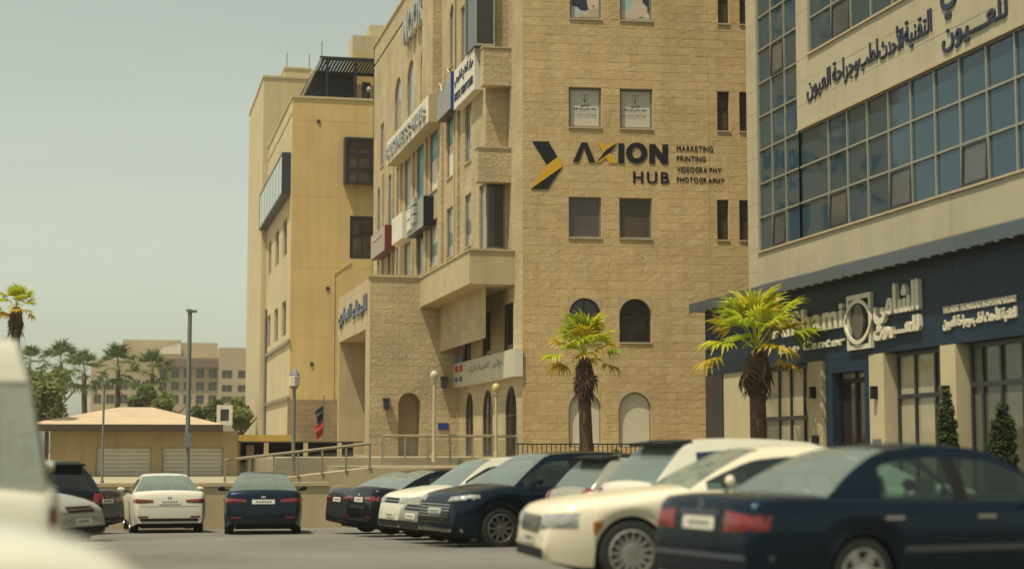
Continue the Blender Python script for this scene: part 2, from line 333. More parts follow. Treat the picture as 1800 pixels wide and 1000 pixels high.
def letters(fr, s, u0, u1, z0, z1, n0, n1, m, parent, off_p, gap=.10, offset=.02, bold=0):
    """a word letter by letter, each letter a part"""
    gs = [glyphs(c, offset) for c in s if c != ' ']; tot = sum(q[2][1]-q[2][0] for q in gs) + gap*(len(gs)-1) + .3*s.count(' ')
    k = (u1-u0)/tot; x = u0; hz = max(q[2][3] for q in gs); lz = 0
    for c in s:
        if c == ' ': x += .3*k; continue
        V, F, b = glyphs(c, offset); mb = MB(); sz = (z1-z0)/hz
        for i in range(6 if bold else 1):
            du, dz = bold*math.cos(PI*i/3), bold*math.sin(PI*i/3)
            mb.add([fr.p(x+(a-b[0])*k+du, z0+max(0, y)*sz+dz, (n0 if w < 0 else n1+.0007*i)) for a, y, w in V], F)
        mb.build('letter', m, parent, off_p); x += (b[1]-b[0]+gap)*k

# ------------------------------------------------------------------ walls with openings
def arch_pts(u0, u1, z0, z1, n=10, flat=1.0):
    """outline of an arched opening, anticlockwise from bottom left"""
    r = (u1-u0)/2; c = (u0+u1)/2; rz = r*flat; zs = z1-rz
    return [(u0, z0), (u1, z0)] + [(c+r*math.cos(PI*i/n), zs+rz*math.sin(PI*i/n)) for i in range(n+1)]
def wall_mesh(fr, u0, u1, z0, z1, holes, depth, n=0, mb=None):
    """sheet with openings and their reveals; holes = (u0,u1,z0,z1,arched)"""
    mb = mb or MB()
    us = sorted({u0, u1, *[min(max(h[0], u0), u1) for h in holes], *[min(max(h[1], u0), u1) for h in holes]})
    zs = sorted({z0, z1, *[min(max(h[2], z0), z1) for h in holes], *[min(max(h[3], z0), z1) for h in holes]})
    for a, b in zip(us, us[1:]):
        for c, d in zip(zs, zs[1:]):
            mu, mz = (a+b)/2, (c+d)/2
            if any(h[0] < mu < h[1] and h[2] < mz < h[3] for h in holes): continue
            mb.fquad(fr, [(a, c), (b, c), (b, d), (a, d)], n)
    for h in holes: reveal(mb, fr, h, depth, n)
    return mb
def reveal(mb, fr, h, depth, n=0):
    if h[4]:
        o = arch_pts(*h[:4]); r = (h[1]-h[0])/2; zc = h[3]-r
        arc = o[2:]; mid = len(arc)//2
        mb.fquad(fr, [(h[1], zc)] + [(h[1], h[3])] + arc[1:mid+1][::-1], n)
        mb.fquad(fr, [(h[0], h[3])] + [(h[0], zc)] + arc[mid:-1][::-1], n)
    else: o = [(h[0], h[2]), (h[1], h[2]), (h[1], h[3]), (h[0], h[3])]
    k = len(o)
    mb.add([fr.p(u, z, n) for u, z in o]+[fr.p(u, z, n-depth) for u, z in o], [(i, (i+1) % k, (i+1) % k+k, i+k) for i in range(k)])
def window(fr, h, depth, parent, off, pane=None, frame=None, fw=.055, mull=0, trans=0, sill=None, n=0, back=.0):
    """frame (the part) with pane and sill as its sub-parts; set back in the reveal"""
    pane = pane or M_PANE; frame = frame or M_GREYF; u0, u1, z0, z1, ar = h; q = n-depth; mb = MB()
    e = .004; u0 += e; u1 -= e; z0 += e; z1 -= e
    if ar:
        ou = arch_pts(u0, u1, z0, z1); inn = arch_pts(u0+fw, u1-fw, z0+fw, z1-fw); mb.ring(fr, ou, inn, q, q+.05)
    else:
        mb.fbox(fr, u0, u0+fw, z0, z1, q, q+.05); mb.fbox(fr, u1-fw, u1, z0, z1, q, q+.05)
        mb.fbox(fr, u0+fw, u1-fw, z0, z0+fw, q, q+.05); mb.fbox(fr, u0+fw, u1-fw, z1-fw, z1, q, q+.05)
    for i in range(mull):
        c = u0+(u1-u0)*(i+1)/(mull+1); mb.fbox(fr, c-fw*.4, c+fw*.4, z0+fw, z1-fw, q+.002, q+.047)
    for i in range(trans):
        c = z0+(z1-z0)*(i+1)/(trans+1) if trans > 1 else z0+(z1-z0)*.58; mb.fbox(fr, u0+fw, u1-fw, c-fw*.4, c+fw*.4, q+.004, q+.044)
    w = mb.build('window', frame, parent, off)
    pm = MB()
    if ar: pm.fquad(fr, arch_pts(u0+fw*.5, u1-fw*.5, z0+fw*.5, z1-fw*.5), q+.015)
    else: pm.fquad(fr, [(u0+fw*.5, z0+fw*.5), (u1-fw*.5, z0+fw*.5), (u1-fw*.5, z1-fw*.5), (u0+fw*.5, z1-fw*.5)], q+.015)
    pm.build('pane', pane, w, off)
    if sill: MB().fbox(fr, h[0]-.03, h[1]+.03, h[2]-.05, h[2]-.002, n-depth*.6, n+.045).build('sill', sill, w, off)
    return w
def rect(fr, px0, py0, px1, py1, n=0, ar=False):
    """picture corners (upper left, lower right) of an upright opening on a wall -> (u0,u1,z0,z1,arched)"""
    pm0, pm1 = (px0+px1)/2, (py0+py1)/2
    u0 = fr.hit(px0, pm1, n)[0]; u1 = fr.hit(px1, pm1, n)[0]; z1 = fr.hit(pm0, py0, n)[1]; z0 = fr.hit(pm0, py1, n)[1]
    return (u0, u1, z0, z1, ar)
# ------------------------------------------------------------------ ground and platforms
def sheet(name, pts, m): return struct(MB().add(pts, [tuple(range(len(pts)))]).build(name, m))
gm = MB(); ys = [-60, 0, 25, 60, 200, 600]
for y in ys: gm.v += [(-600, y, g(min(y, 60))), (600, y, g(min(y, 60)))]
gm.f = [(2*i, 2*i+1, 2*i+3, 2*i+2) for i in range(len(ys)-1)]
struct(gm.build('ground', M_ASPH))
C0 = EYE + ray(918, 400)*55.5
FM = Fr(C0.x, C0.y, .9961, -.0877)
X0 = C0.x
S0 = Fr(X0, 0, 0, -1)
Y_RET = -S0.hit(893, 400)[0]
YR = Fr(0, Y_RET, 1, 0)
X1 = YR.hit(854, 400)[0]
S1 = Fr(X1, 0, 0, -1)
Y_ENT = -S0.hit(807, 600)[0]
YE = Fr(0, Y_ENT, 1, 0)
XE = YE.hit(650, 600)[0]
SE = Fr(XE, 0, 0, -1)
Y_FAR = -S1.hit(655, 400)[0]
Z_TOP = S1.hit(672, 62)[1]
YW = Fr(0, 47.6, 1, 0)
ZP = .9                                         # main building platform
def z_at(fr, px, py, n=0): return fr.hit(px, py, n)[1]
zl = z_at(YW, 380, 848)
# platforms: lower court on the left, the office building's terrace
pl = MB().box(-120, 4.2, 48.0, 400, -1.6, zl-.04)
struct(pl.build('court_pavement', M_PAVE))
tp = MB().box(6.2, 26, 51.0, 53.9, -1.6, ZP-.25).box(4.6, 26, 53.9, 110, -1.6, ZP)
struct(tp.build('terrace_pavement', M_PAVE))
sw = MB().box(16.0, 24, 20, 50.9, -1.6, -.28)
struct(sw.build('shop_pavement', M_PAVE))
# retaining wall: coping stones over coursed stone
rw = thing('retaining_wall', 'low beige stone retaining wall behind the two sedans seen from the rear', 'wall', (-8, 47.6, -1))
RO = rw.location
MB().box(-40, 6.1, 47.6, 47.95, -1.7, zl-.10).build('wall_face', M_SMOOTH, rw, RO)
x = -12.0
cop = MB().box(0, 1.16, -.05, .40, 0, .10)
cm = cop.build('coping', M_SMOOTH, rw); cm.location = (-12-RO.x, 47.6-RO.y, zl-.10-RO.z)
for i in range(1, 15): link('coping', cm.data, rw, (-12+1.17*i-RO.x, 47.6-RO.y, zl-.10-RO.z))
# access ramp rising to the right behind that wall, with its railing
YP = Fr(0, 49.4, 1, 0)
ra, rb_ = YP.hit(395, 852), YP.hit(650, 822)
rm = MB().prism(YP, [(ra[0], -1.6), (rb_[0]+6, -1.6), (rb_[0]+6, rb_[1]), (rb_[0], rb_[1]), (ra[0], ra[1])], -1.3, 0)
struct(rm.build('ramp', M_SMOOTH))
def railing(name, label, fr, a, b, h, panels, post=.03):
    t = thing(name, label, 'railing', fr.p(a[0], a[1])); o = t.location
    A, B = fr.p(a[0], a[1]), fr.p(b[0], b[1]); up = Vector((0, 0, h))
    MB().tube([A+up, B+up], .045, 8).build('handrail', M_RAIL, t, o, smooth=True)
    for i in range(panels+1):
        q = A.lerp(B, i/panels); MB().box(q.x-post, q.x+post, q.y-post, q.y+post, q.z-.02, q.z+h-.03).build('post', M_RAIL, t, o)
    for i in range(panels):
        p, q = A.lerp(B, (i+.06)/panels), A.lerp(B, (i+.94)/panels)
        MB().add([p+Vector((0, 0, .08)), q+Vector((0, 0, .08)), q+Vector((0, 0, h-.12)), p+Vector((0, 0, h-.12))], [(0, 1, 2, 3)]).build('pane', M_RAILG, t, o)
    return t
railing('ramp_railing', 'sloping glass railing along the ramp behind the dark sedan', YP, (ra[0], ra[1]), (rb_[0], rb_[1]), .70, 6)
YT = Fr(0, 53.6, 1, 0)
ta, tb = YT.hit(672, 800), YT.hit(908, 800); hz = z_at(YT, 800, 766)
railing('terrace_railing', 'level glass railing in front of the small clinic entrance', YT, (ta[0], ZP-.2), (tb[0], ZP-.2), hz-ZP+.2, 6)
# low picket fence before the blank front wall
pf = thing('picket_fence', 'low dark metal picket fence at the foot of the stone front', 'fence', (C0.x, 51.4, ZP-.25)); PO = pf.location
YF = Fr(0, 51.3, 1, 0); fa, fb = YF.hit(908, 790)[0], YF.hit(1232, 790)[0]; ft = z_at(YF, 1000, 779)
MB().box(fa, fb, 51.28, 51.32, ft-.04, ft).box(fa, fb, 51.28, 51.32, ZP-.1, ZP-.06).build('fence_rail', M_DARKF, pf, PO)
pk = MB().box(-.012, .012, -.012, .012, 0, ft-ZP+.2).build('picket', M_DARKF, pf); pk.location = (fa+.05-PO.x, 51.3-PO.y, ZP-.23-PO.z)
for i in range(1, 40): link('picket', pk.data, pf, (fa+.05+(fb-fa-.1)*i/39-PO.x, 51.3-PO.y, ZP-.23-PO.z))
# ------------------------------------------------------------------ stone office building
OB = thing('stone_office_building', 'five storey beige limestone office building with large black and yellow lettering on its front', 'building', (X0, C0.y, ZP))
BO = OB.location.copy()
SILL = M_SMOOTH
u_fr1 = 13.0
fh = []        # openings of the front: (hole, kind)
for a, b, c, d in ((1002, -33, 1057, 35), (1090, -31, 1146, 37)): fh.append((rect(FM, a, b, c, d), 'photo'))
for a, b, c, d in ((1000, 156, 1057, 224), (1090, 157, 1147, 226)): fh.append((rect(FM, a, b, c, d), 'notice'))
for a, b, c, d in ((1000, 347, 1057, 416), (1089, 349, 1146, 419)): fh.append((rect(FM, a, b, c, d), 'brown'))
for a, b, c, d in ((1262, -28, 1281, 41), (1300, -28, 1319, 42), (1261, 161, 1282, 230), (1300, 161, 1321, 231), (1261, 352, 1281, 422), (1300, 352, 1321, 423)): fh.append((rect(FM, a, b, c, d), 'slit'))
for a, b, c, d in ((1000, 522, 1056, 622), (1089, 525, 1145, 624)): fh.append((rect(FM, a, b, c, d, ar=True), 'arch'))
for a, b, c, d in ((1000, 690, 1056, 786), (1088, 688, 1144, 786)): fh.append((rect(FM, a, b, c, d, ar=True), 'blind'))
fh.append((rect(FM, 1262, 529, 1330, 560), 'brown'))
# tidy rows: openings of one kind share sill and head
rows = {}
def rowkey(h): return round(h[3]*1.3)
for h, k in fh: rows.setdefault(rowkey(h), []).append(h)
fh = [((h[0], h[1], sum(q[2] for q in rows[rowkey(h)])/len(rows[rowkey(h)]), sum(q[3] for q in rows[rowkey(h)])/len(rows[rowkey(h)]), h[4]), k) for h, k in fh]
holes = [h for h, k in fh]
fw_ = wall_mesh(FM, 0, u_fr1, ZP-.3, Z_TOP, holes, .22).build('front_wall', M_MORTAR, OB, BO)
# stones: courses fall on the heads and sills of the openings
def stone_mesh(w, h, rng, fine=True):
    """pillow-faced block, front towards +n; verts as (u, z, n)"""
    b = min(.008, h*.06); V = [(0, 0, 0), (w, 0, 0), (w, h, 0), (0, h, 0)]; F = []
    nu, nz_ = (3, 2); k0 = len(V)
    for j in range(nz_+1):
        for i in range(nu+1):
            V.append((b+(w-2*b)*i/nu, b+(h-2*b)*j/nz_, .006+rng.uniform(-.0025, .003)))
    idx = lambda i, j: k0+j*(nu+1)+i
    for j in range(nz_):
        for i in range(nu): F.append((idx(i, j), idx(i+1, j), idx(i+1, j+1), idx(i, j+1)))
    F.append((0, 1) + tuple(idx(i, 0) for i in range(nu, -1, -1)))
    F.append((1, 2) + tuple(idx(nu, j) for j in range(nz_, -1, -1)))
    F.append((2, 3) + tuple(idx(i, nz_) for i in range(0, nu+1)))
    F.append((3, 0) + tuple(idx(0, j) for j in range(0, nz_+1)))
    return V, F
def courses(u0, u1, z0, z1, holes, ch, wmin, wmax, rng, jt=.004):
    zb = sorted({z0, z1, *[min(max(q, z0), z1) for h in holes for q in (h[2], h[3])]})
    zz = [zb[0]]
    for q in zb[1:]:
        if q-zz[-1] > .10 or q == z1: zz.append(q)
    out = []
    for a, b in zip(zz, zz[1:]):
        n = max(1, round((b-a)/ch))
        for i in range(n):
            c, d = a+(b-a)*i/n, a+(b-a)*(i+1)/n; m = (c+d)/2
            free = [(u0, u1)]
            for h in holes:
                if h[2] < m < h[3]:
                    nf = []
                    for p, q in free:
                        if h[0] > p: nf.append((p, min(q, h[0])))
                        if h[1] < q: nf.append((max(p, h[1]), q))
                    free = [f for f in nf if f[1]-f[0] > .02]
            for p, q in free:
                x = p; first = True
                while x < q-.01:
                    w = rng.uniform(wmin, wmax)*(.55 if first and rng.random() < .5 else 1); first = False
                    if q-(x+w) < wmin*.6: w = q-x
                    out.append((x+jt/2, x+w-jt/2, c+jt/2, d-jt/2)); x += w
    return out
rg = random.Random(3)
rects = courses(0, u_fr1, ZP-.2, Z_TOP-.3, holes, .272, .42, .80, rg)
lim = FM.hit(1050, -12)[1]
vis = [r for r in rects if r[3] < lim and r[1] < FM.hit(1320, 400)[0]]
vis.sort(key=lambda r: -(r[1]-r[0])*(r[3]-r[2])); single = set(vis[:296])
VAR = []
for i in range(28):
    V, F = stone_mesh(.6, .26, rg); me = bpy.data.meshes.new('stone'); me.from_pydata([(u, -n, z) for u, z, n in V], [], F)
    me.materials.append(M_STONE); a = me.attributes.new('tint', 'FLOAT', 'POINT'); tv = rg.random()
    a.data.foreach_set('value', [tv]*len(V)); VAR.append(me)
rotF = math.atan2(FM.u.y, FM.u.x)
rest = MB(); tints = []
for r in rects:
    if r in single:
        P = FM.p(r[0], r[2], .0015) - BO
        link('stone', rg.choice(VAR), fw_, P, (0, 0, rotF), ((r[1]-r[0])/.6, 1, (r[3]-r[2])/.26))
    else:
        V, F = stone_mesh(r[1]-r[0], r[3]-r[2], rg); rest.add([FM.p(r[0]+u, r[2]+z, n+.0015) for u, z, n in V], F); tints += [rg.random()]*len(V)
ro = rest.build('stone_cladding', M_STONE, OB, BO); ro['kind'] = 'stuff'
a = ro.data.attributes.new('tint', 'FLOAT', 'POINT'); a.data.foreach_set('value', tints)
# spandrels beside arch heads (stone, flush with the blocks)
for h, k in fh:
    if h[4]:
        r = (h[1]-h[0])/2; arc = arch_pts(*h[:4])[2:]; mid = len(arc)//2; zc = h[3]-r
        MB().prism(FM, [(h[1], zc), (h[1], h[3])] + arc[1:mid+1][::-1], -.1, .018).build('spandrel', M_SMOOTH, OB, BO)
        MB().prism(FM, [(h[0], h[3]), (h[0], zc)] + arc[mid:-1][::-1], -.1, .018).build('spandrel', M_SMOOTH, OB, BO)
M_PRINT1 = mat('poster print skin', (.52, .42, .31), .4, var=.15, scale=3)
for h, k in fh:
    if k == 'photo': w = window(FM, h, .16, OB, BO, M_PANEW, M_GREYF, sill=SILL)
    elif k == 'notice': w = window(FM, h, .16, OB, BO, mat('notice sheet', (.50, .46, .36), .35), M_GREYF, sill=SILL)
    elif k == 'brown': w = window(FM, h, .16, OB, BO, M_PANEB, M_GREYF, sill=SILL)
    elif k == 'slit': w = window(FM, h, .18, OB, BO, M_PANEB, M_DARKF, fw=.04, trans=1, sill=SILL)
    elif k == 'arch': w = window(FM, h, .20, OB, BO, M_PANE, M_DARKF, mull=1, trans=1, sill=SILL)
    else: w = window(FM, h, .12, OB, BO, mat('blind infill board', (.56, .51, .39), .6, var=.08, scale=1), M_RAIL, fw=.03)
# vertical movement joint / downpipe on the front
uj = FM.hit(1247, 400)[0]
MB().fbox(FM, uj-.014, uj+.014, ZP, Z_TOP-.3, .0, .0135).build('expansion_joint', M_MORTAR, OB, BO)
# corner strip, return and side walls
ent_top = z_at(YE, 700, 488)
zwin = [z_at(S0, 857, 540), z_at(S0, 857, 618)]
g_holes = [(S0.hit(a, 600)[0], S0.hit(b, 600)[0], z_at(S0, 855, 625), z_at(S0, 855, 548), False) for a, b in ((815, 828), (848, 862), (885, 902))]
d_holes = [(S0.hit(a, 700)[0], S0.hit(b, 700)[0], ZP+.02, z_at(S0, 857, 684), True) for a, b in ((818, 832), (848, 866), (888, 908))]
balc_top = z_at(Fr(0, Y_RET, 1, 0), 860, 437)
wall_mesh(S0, -Y_ENT, -C0.y, ZP-.3, balc_top-.6, g_holes+d_holes, .14).build('side_wall', M_COURSE, OB, BO)
MB().fquad(S0, [(-Y_RET, balc_top-.6), (-C0.y, balc_top-.6), (-C0.y, Z_TOP), (-Y_RET, Z_TOP)]).build('corner_strip', M_COURSE, OB, BO)
for h in g_holes: window(S0, h, .09, OB, BO, M_PANE, M_DARKF, sill=SILL)
for h in d_holes: window(S0, h, .09, OB, BO, M_PANE, M_DARKF, mull=1, trans=1)
# return wall with dark corner glazing
cz = [z_at(YR, 870, 437), z_at(YR, 870, 320), z_at(YR, 870, 80)]
rh = [(YR.hit(855, 400)[0]+.02, YR.hit(888, 400)[0], cz[0], cz[1], False), (YR.hit(856, 30)[0]+.02, YR.hit(870, 30)[0], cz[2], cz[2]+2.4, False)]
wall_mesh(YR, X1, X0, balc_top-.6, Z_TOP, rh, .12).build('return_wall', M_COURSE, OB, BO)
for h in rh: window(YR, h, .08, OB, BO, M_PANE, M_GREYF, fw=.05)
# long side facade
zr2 = (z_at(S1, 761, 470), z_at(S1, 761, 387)); zr1 = (z_at(S1, 762, 336), z_at(S1, 762, 228)); zr0 = (z_at(S1, 722, 201), z_at(S1, 722, 106))
cols = [(663, 667.5), (682, 688), (696, 700), (711, 721), (732, 745), (755, 768.5), (785, 796), (817, 828)]
sh = []
for i, (a, b) in enumerate(cols):
    u0, u1 = S1.hit(a, 400)[0], S1.hit(b, 400)[0]
    sh.append(((u0, u1, *zr2, False), i, 2))
    sh.append(((u0, u1, zr1[0], zr1[1], i in (0, 7)), i, 1))
for a, b in ((739, 753), (716, 728), (694, 706)): sh.append(((S1.hit(a, 150)[0], S1.hit(b, 150)[0], *zr0, True), 9, 0))
sh.append(((S1.hit(790, 90)[0], S1.hit(798, 90)[0], *zr0, True), 9, 0))
sh.append(((S1.hit(669, 200)[0], S1.hit(675, 200)[0], zr0[0]-.9, zr0[1]-1.2, False), 9, 0))
sh.append(((S1.hit(810, 60)[0], S1.hit(831, 60)[0], cz[2]-.3, cz[2]+2.4, False), 8, 0))
sh.append(((S1.hit(842, 400)[0], S1.hit(853, 400)[0], cz[0], cz[1], False), 8, 2))
wall_mesh(S1, -Y_FAR, -Y_RET, balc_top-3, Z_TOP, [q[0] for q in sh], .16).build('side_facade', M_COURSE, OB, BO)
M_POST = mat('faded poster film', (.36, .36, .31), .3, var=.2, scale=1.5)
for h, i, r in sh:
    if r == 1 and i in (5, 6): pn = M_WHITE
    elif r == 1 and i in (4, 0, 1): pn = M_TEAL
    elif i in (7, 8): pn = M_PANEW
    elif r == 0: pn = M_PANEW
    else: pn = RNG.choice([M_POST, M_PANEW, M_PANEB])
    w = window(S1, h, .11, OB, BO, pn, M_GREYF, fw=.05, sill=SILL)
    if r == 1 and i in (5, 6):
        zc = (h[2]+h[3])/2 + (.1 if i == 5 else .1)
        MB().fquad(S1, [(h[0]+.06, zc), (h[1]-.06, zc), (h[1]-.06, h[3]-.06), (h[0]+.06, h[3]-.06)], -.11+.019).build('poster', M_TEAL, w, BO)
        MB().fquad(S1, [(h[0]+.06, zc-.05), (h[1]-.06, zc-.05), (h[1]-.06, zc), (h[0]+.06, zc)], -.11+.019).build('poster_stripe', M_MAROON, w, BO)
        text(S1, arabic('العيادة'), h[0]+.2, h[1]-.2, h[3]-.9, h[3]-.5, -.092, -.085, 'lettering', M_WHITE, w, BO)
        text(S1, arabic('مركز'), h[0]+.3, h[1]-.3, h[3]-1.5, h[3]-1.1, -.092, -.085, 'lettering', M_WHITE, w, BO)
    if r == 1 and i == 7:
        c = ((h[0]+h[1])/2+.1, (h[2]+h[3])/2); k = 20
        ou = [(c[0]+.42*math.cos(2*PI*j/k), c[1]+.75*math.sin(2*PI*j/k)) for j in range(k)]; inn = [(c[0]+.37*math.cos(2*PI*j/k), c[1]+.70*math.sin(2*PI*j/k)) for j in range(k)]
        MB().ring(S1, ou, inn, -.092, -.085).build('poster_outline', M_MAROON, w, BO)
    if r == 2 and i in (5, 6, 7):     # dark drawing low on the pale film
        MB().fquad(S1, [(h[0]+.06, h[2]+.45), (h[1]-.06, h[2]+.5), (h[1]-.06, h[2]+1.05), (h[0]+.5, h[2]+.9), (h[0]+.06, h[2]+1.1)], -.088).build('poster_print', mat('poster dark print', (.075, .085, .09), .4), w, BO)
pil = MB().box(-.10, 0, -.22, .22, 0, 1).build('pilaster', M_COURSE, OB); pm = pil.data; zz0, zz1 = zr2[0]-.3, zr1[1]+.35
for j, px in enumerate((674, 692, 705.5, 727, 750, 778, 806)):
    yy = -S1.hit(px, 400)[0]; o = pil if j == 0 else link('pilaster', pm, OB)
    o.location = (X1-BO.x, yy-BO.y, zz0-BO.z); o.scale = (1, .75 if j in (0, 1, 2) else 1, zz1-zz0)
MB().fbox(S1, S1.hit(757, 100)[0], S1.hit(776, 100)[0], zr1[1]+.4, Z_TOP, .0, .35).build('tower_pilaster', M_COURSE, OB, BO)
yp = -S1.hit(801, 350)[0]
MB().tube([(X1-.06, yp, zr2[0]-.5), (X1-.06, yp, Z_TOP)], .05, 8).build('downpipe', M_SMOOTH, OB, BO)
# string courses, parapet and roof
MB().fbox(S1, -Y_FAR-.1, -Y_RET, Z_TOP, Z_TOP+.12, -.5, .06).build('parapet_coping', M_SMOOTH, OB, BO)
MB().fbox(FM, 0, u_fr1, Z_TOP, Z_TOP+.12, -.5, .06).build('parapet_coping', M_SMOOTH, OB, BO)
MB().box(X1, X0+12.9, C0.y+1.2, Y_FAR, Z_TOP-1.0, Z_TOP-.9).build('roof_slab', M_PAVE, OB, BO)
MB().box(X1, X0+12.9, Y_FAR-.2, Y_FAR, ZP, Z_TOP-.01).build('rear_wall', M_SMOOTH, OB, BO)
MB().box(X0+12.6, X0+12.9, C0.y-.9, Y_FAR-.21, ZP, Z_TOP-.01).build('far_wall', M_SMOOTH, OB, BO)
# planters of the corner bay
for (pa, pb, pc, n1) in ((82, 150, 849, .55), (258, 320, 840, .55)):
    fr = YR.moved(.5); zt, zb_ = z_at(fr, 870, pa), z_at(fr, 870, pb); xa = fr.hit(pc, 200)[0]
    MB().fbox(fr, xa, X0-.003, zb_, zt-.06, -.5, 0).fbox(fr, xa-.03, X0-.006, zt-.06, zt, -.5, .03).build('bay_planter', M_COURSE, OB, BO)
# upper glazed bay
fr = YR.moved(.02); xa, xb = fr.hit(834, 30)[0], fr.hit(868, 30)[0]; bz0, bz1 = z_at(fr, 850, 80)+.02, z_at(fr, 850, 80)+2.6
MB().box(xa+.03, xb-.03, Y_RET-.15, Y_RET+1.6, bz0, bz1).build('bay_glazing', M_PANE, OB, BO)
bf = MB()
for qx in (xa, xb-.05):
    bf.box(qx, qx+.05, Y_RET-.19, Y_RET-.14, bz0-.05, bz1+.05)
bf.box(xa-.01, xb+.01, Y_RET-.2, Y_RET-.12, bz0-.08, bz0-.002).box(xa-.02, xa+.028, Y_RET+1.5, Y_RET+1.6, bz0-.05, bz1)
bf.build('bay_frame', M_ALU, OB, BO)
# balcony
yb = -S0.hit(905, 480)[0]; FB = Fr(0, yb, 1, 0); xb_ = FB.hit(825, 470)[0]; bt, bb = z_at(FB, 860, 438), z_at(FB, 850, 499)
MB().box(xb_, X0+.002, yb, Y_ENT+.3, bb, bb+.25).box(xb_, xb_+.2, yb, Y_ENT+.3, bb+.25, bt-.06).box(xb_+.2, X0+.002, yb, yb+.2, bb+.25, bt-.06).build('balcony', M_SMOOTH, OB, BO)
MB().box(xb_-.04, xb_+.24, yb-.04, Y_ENT+.3, bt-.06, bt).box(xb_+.24, X0+.03, yb-.04, yb+.24, bt-.06, bt).build('balcony_coping', M_SMOOTH, OB, BO)
# entrance block
zt = ent_top
ah = rect(YE, 700, 690, 739, 800, ar=True); ah = (ah[0], ah[1], ZP+.01, ah[3], True)
wall_mesh(YE, XE, X0, ZP-.3, zt, [ah], .9).build('entrance_front', M_COURSE, OB, BO)
MB().fquad(YE, arch_pts(*ah[:4]), -.85).build('entrance_niche_back', M_SMOOTH, OB, BO)
y_eb = -SE.hit(595, 560)[0]
lz = z_at(SE, 640, 580)
ph = (-y_eb+.35, -Y_ENT-1.2, ZP+.01, lz, False)
wall_mesh(SE, -y_eb, -Y_ENT, ZP-.3, zt, [ph], 2.2).build('entrance_portal', M_SMOOTH, OB, BO)
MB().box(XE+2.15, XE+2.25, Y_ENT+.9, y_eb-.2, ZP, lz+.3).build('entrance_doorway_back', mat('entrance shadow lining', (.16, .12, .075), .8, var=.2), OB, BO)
MB().box(XE+.01, X1+.3, Y_ENT+.01, y_eb, zt-.15, zt-.01).build('entrance_roof', M_PAVE, OB, BO)
MB().box(XE+.01, X1, y_eb-.3, y_eb, ZP-.3, zt-.16).build('entrance_rear', M_COURSE, OB, BO)
MB().fbox(YE, XE-.05, X1+.1, zt, zt+.10, -.4, .05).build('entrance_coping', M_SMOOTH, OB, BO)
# ------------------------------------------------------------------ signs on the office building
def Z6(x, y): return 900+x/4.186, 220+y/4.186
def poly(fr, pts, name, m, parent, off, n0, n1):
    q = [fr.hit(*Z6(*p)) for p in pts]
    A = sum(q[i][0]*q[(i+1) % len(q)][1]-q[(i+1) % len(q)][0]*q[i][1] for i in range(len(q)))
    if A < 0: q = q[::-1]
    return MB().prism(fr, q, n0, n1).build(name, m, parent, off)
us, zs_ = FM.hit(1100, 330)
AX = thing('wall_sign', 'large black and yellow arrow emblem and lettering fixed to the stone front', 'sign', FM.p(us, zs_, .03)); AO = AX.location.copy()
N0, N1 = .0155, .030
poly(FM, [(148, 121), (268, 122), (334, 236), (256, 294)], 'emblem_upper_bar', M_BLACK, AX, AO, N0, N1)
poly(FM, [(256, 295), (334, 237), (374, 296), (366, 309), (137, 470)], 'emblem_yellow_bar', M_YELLOW, AX, AO, N0, N1+.004)
poly(FM, [(140, 470), (367, 310), (262, 473)], 'emblem_lower_bar', M_BLACK, AX, AO, N0, N1)
poly(FM, [(447, 272), (510, 129), (553, 129), (612, 275), (566, 276), (529, 170), (491, 271)], 'letter', M_BLACK, AX, AO, N0, N1)
for q in ([(625, 127), (672, 127), (706, 176), (674, 208)], [(700, 168), (727, 132), (770, 134), (712, 182)], [(716, 200), (772, 282), (716, 281), (690, 240)], [(616, 276), (660, 225), (712, 212), (690, 242), (642, 277)]):
    poly(FM, q, 'letter_stroke', M_YELLOW, AX, AO, N0, N1)
poly(FM, [(618, 275), (652, 235), (690, 185), (767, 135), (745, 170), (715, 207)], 'letter_slash', M_BLACK, AX, AO, N0, N1+.006)
poly(FM, [(781, 136), (824, 136), (824, 283), (781, 282)], 'letter', M_BLACK, AX, AO, N0, N1)
k = 28; oc = [FM.hit(*Z6(916+79*math.cos(2*PI*j/k), 207-77*math.sin(2*PI*j/k))) for j in range(k)]; ic = [FM.hit(*Z6(916+34*math.cos(2*PI*j/k), 207-40*math.sin(2*PI*j/k))) for j in range(k)]
MB().ring(FM, oc, ic, N0, N1).build('letter', M_BLACK, AX, AO)
poly(FM, [(1009, 286), (1009, 142), (1050, 142), (1105, 215), (1105, 145), (1146, 144), (1146, 290), (1107, 290), (1050, 214), (1050, 286)], 'letter', M_BLACK, AX, AO, N0, N1)
def wline(s, x0, x1, y0, y1, gap=.16, offset=0):
    a = FM.hit(*Z6(x0, y1)); b = FM.hit(*Z6(x1, y0)); letters(FM, s, a[0], b[0], a[1], b[1], N0, N0+(.006 if offset == 0 else .013), M_BLACK, AX, AO, gap, offset, bold=.004 if offset == 0 else 0)
wline('HUB', 890, 1155, 348, 426, .22, .02)
wline('MARKETING', 1212, 1476, 158, 192); wline('PRINTING', 1212, 1423, 232, 265)
wline('VIDEOGRA', 1212, 1435, 312, 346); wline('PHY', 1452, 1537, 318, 349)
wline('PHOTOGR', 1212, 1430, 388, 421); wline('APHY', 1443, 1560, 394, 426)

def Z3(x, y, ox, oy, s): return ox+x/s, oy+y/s
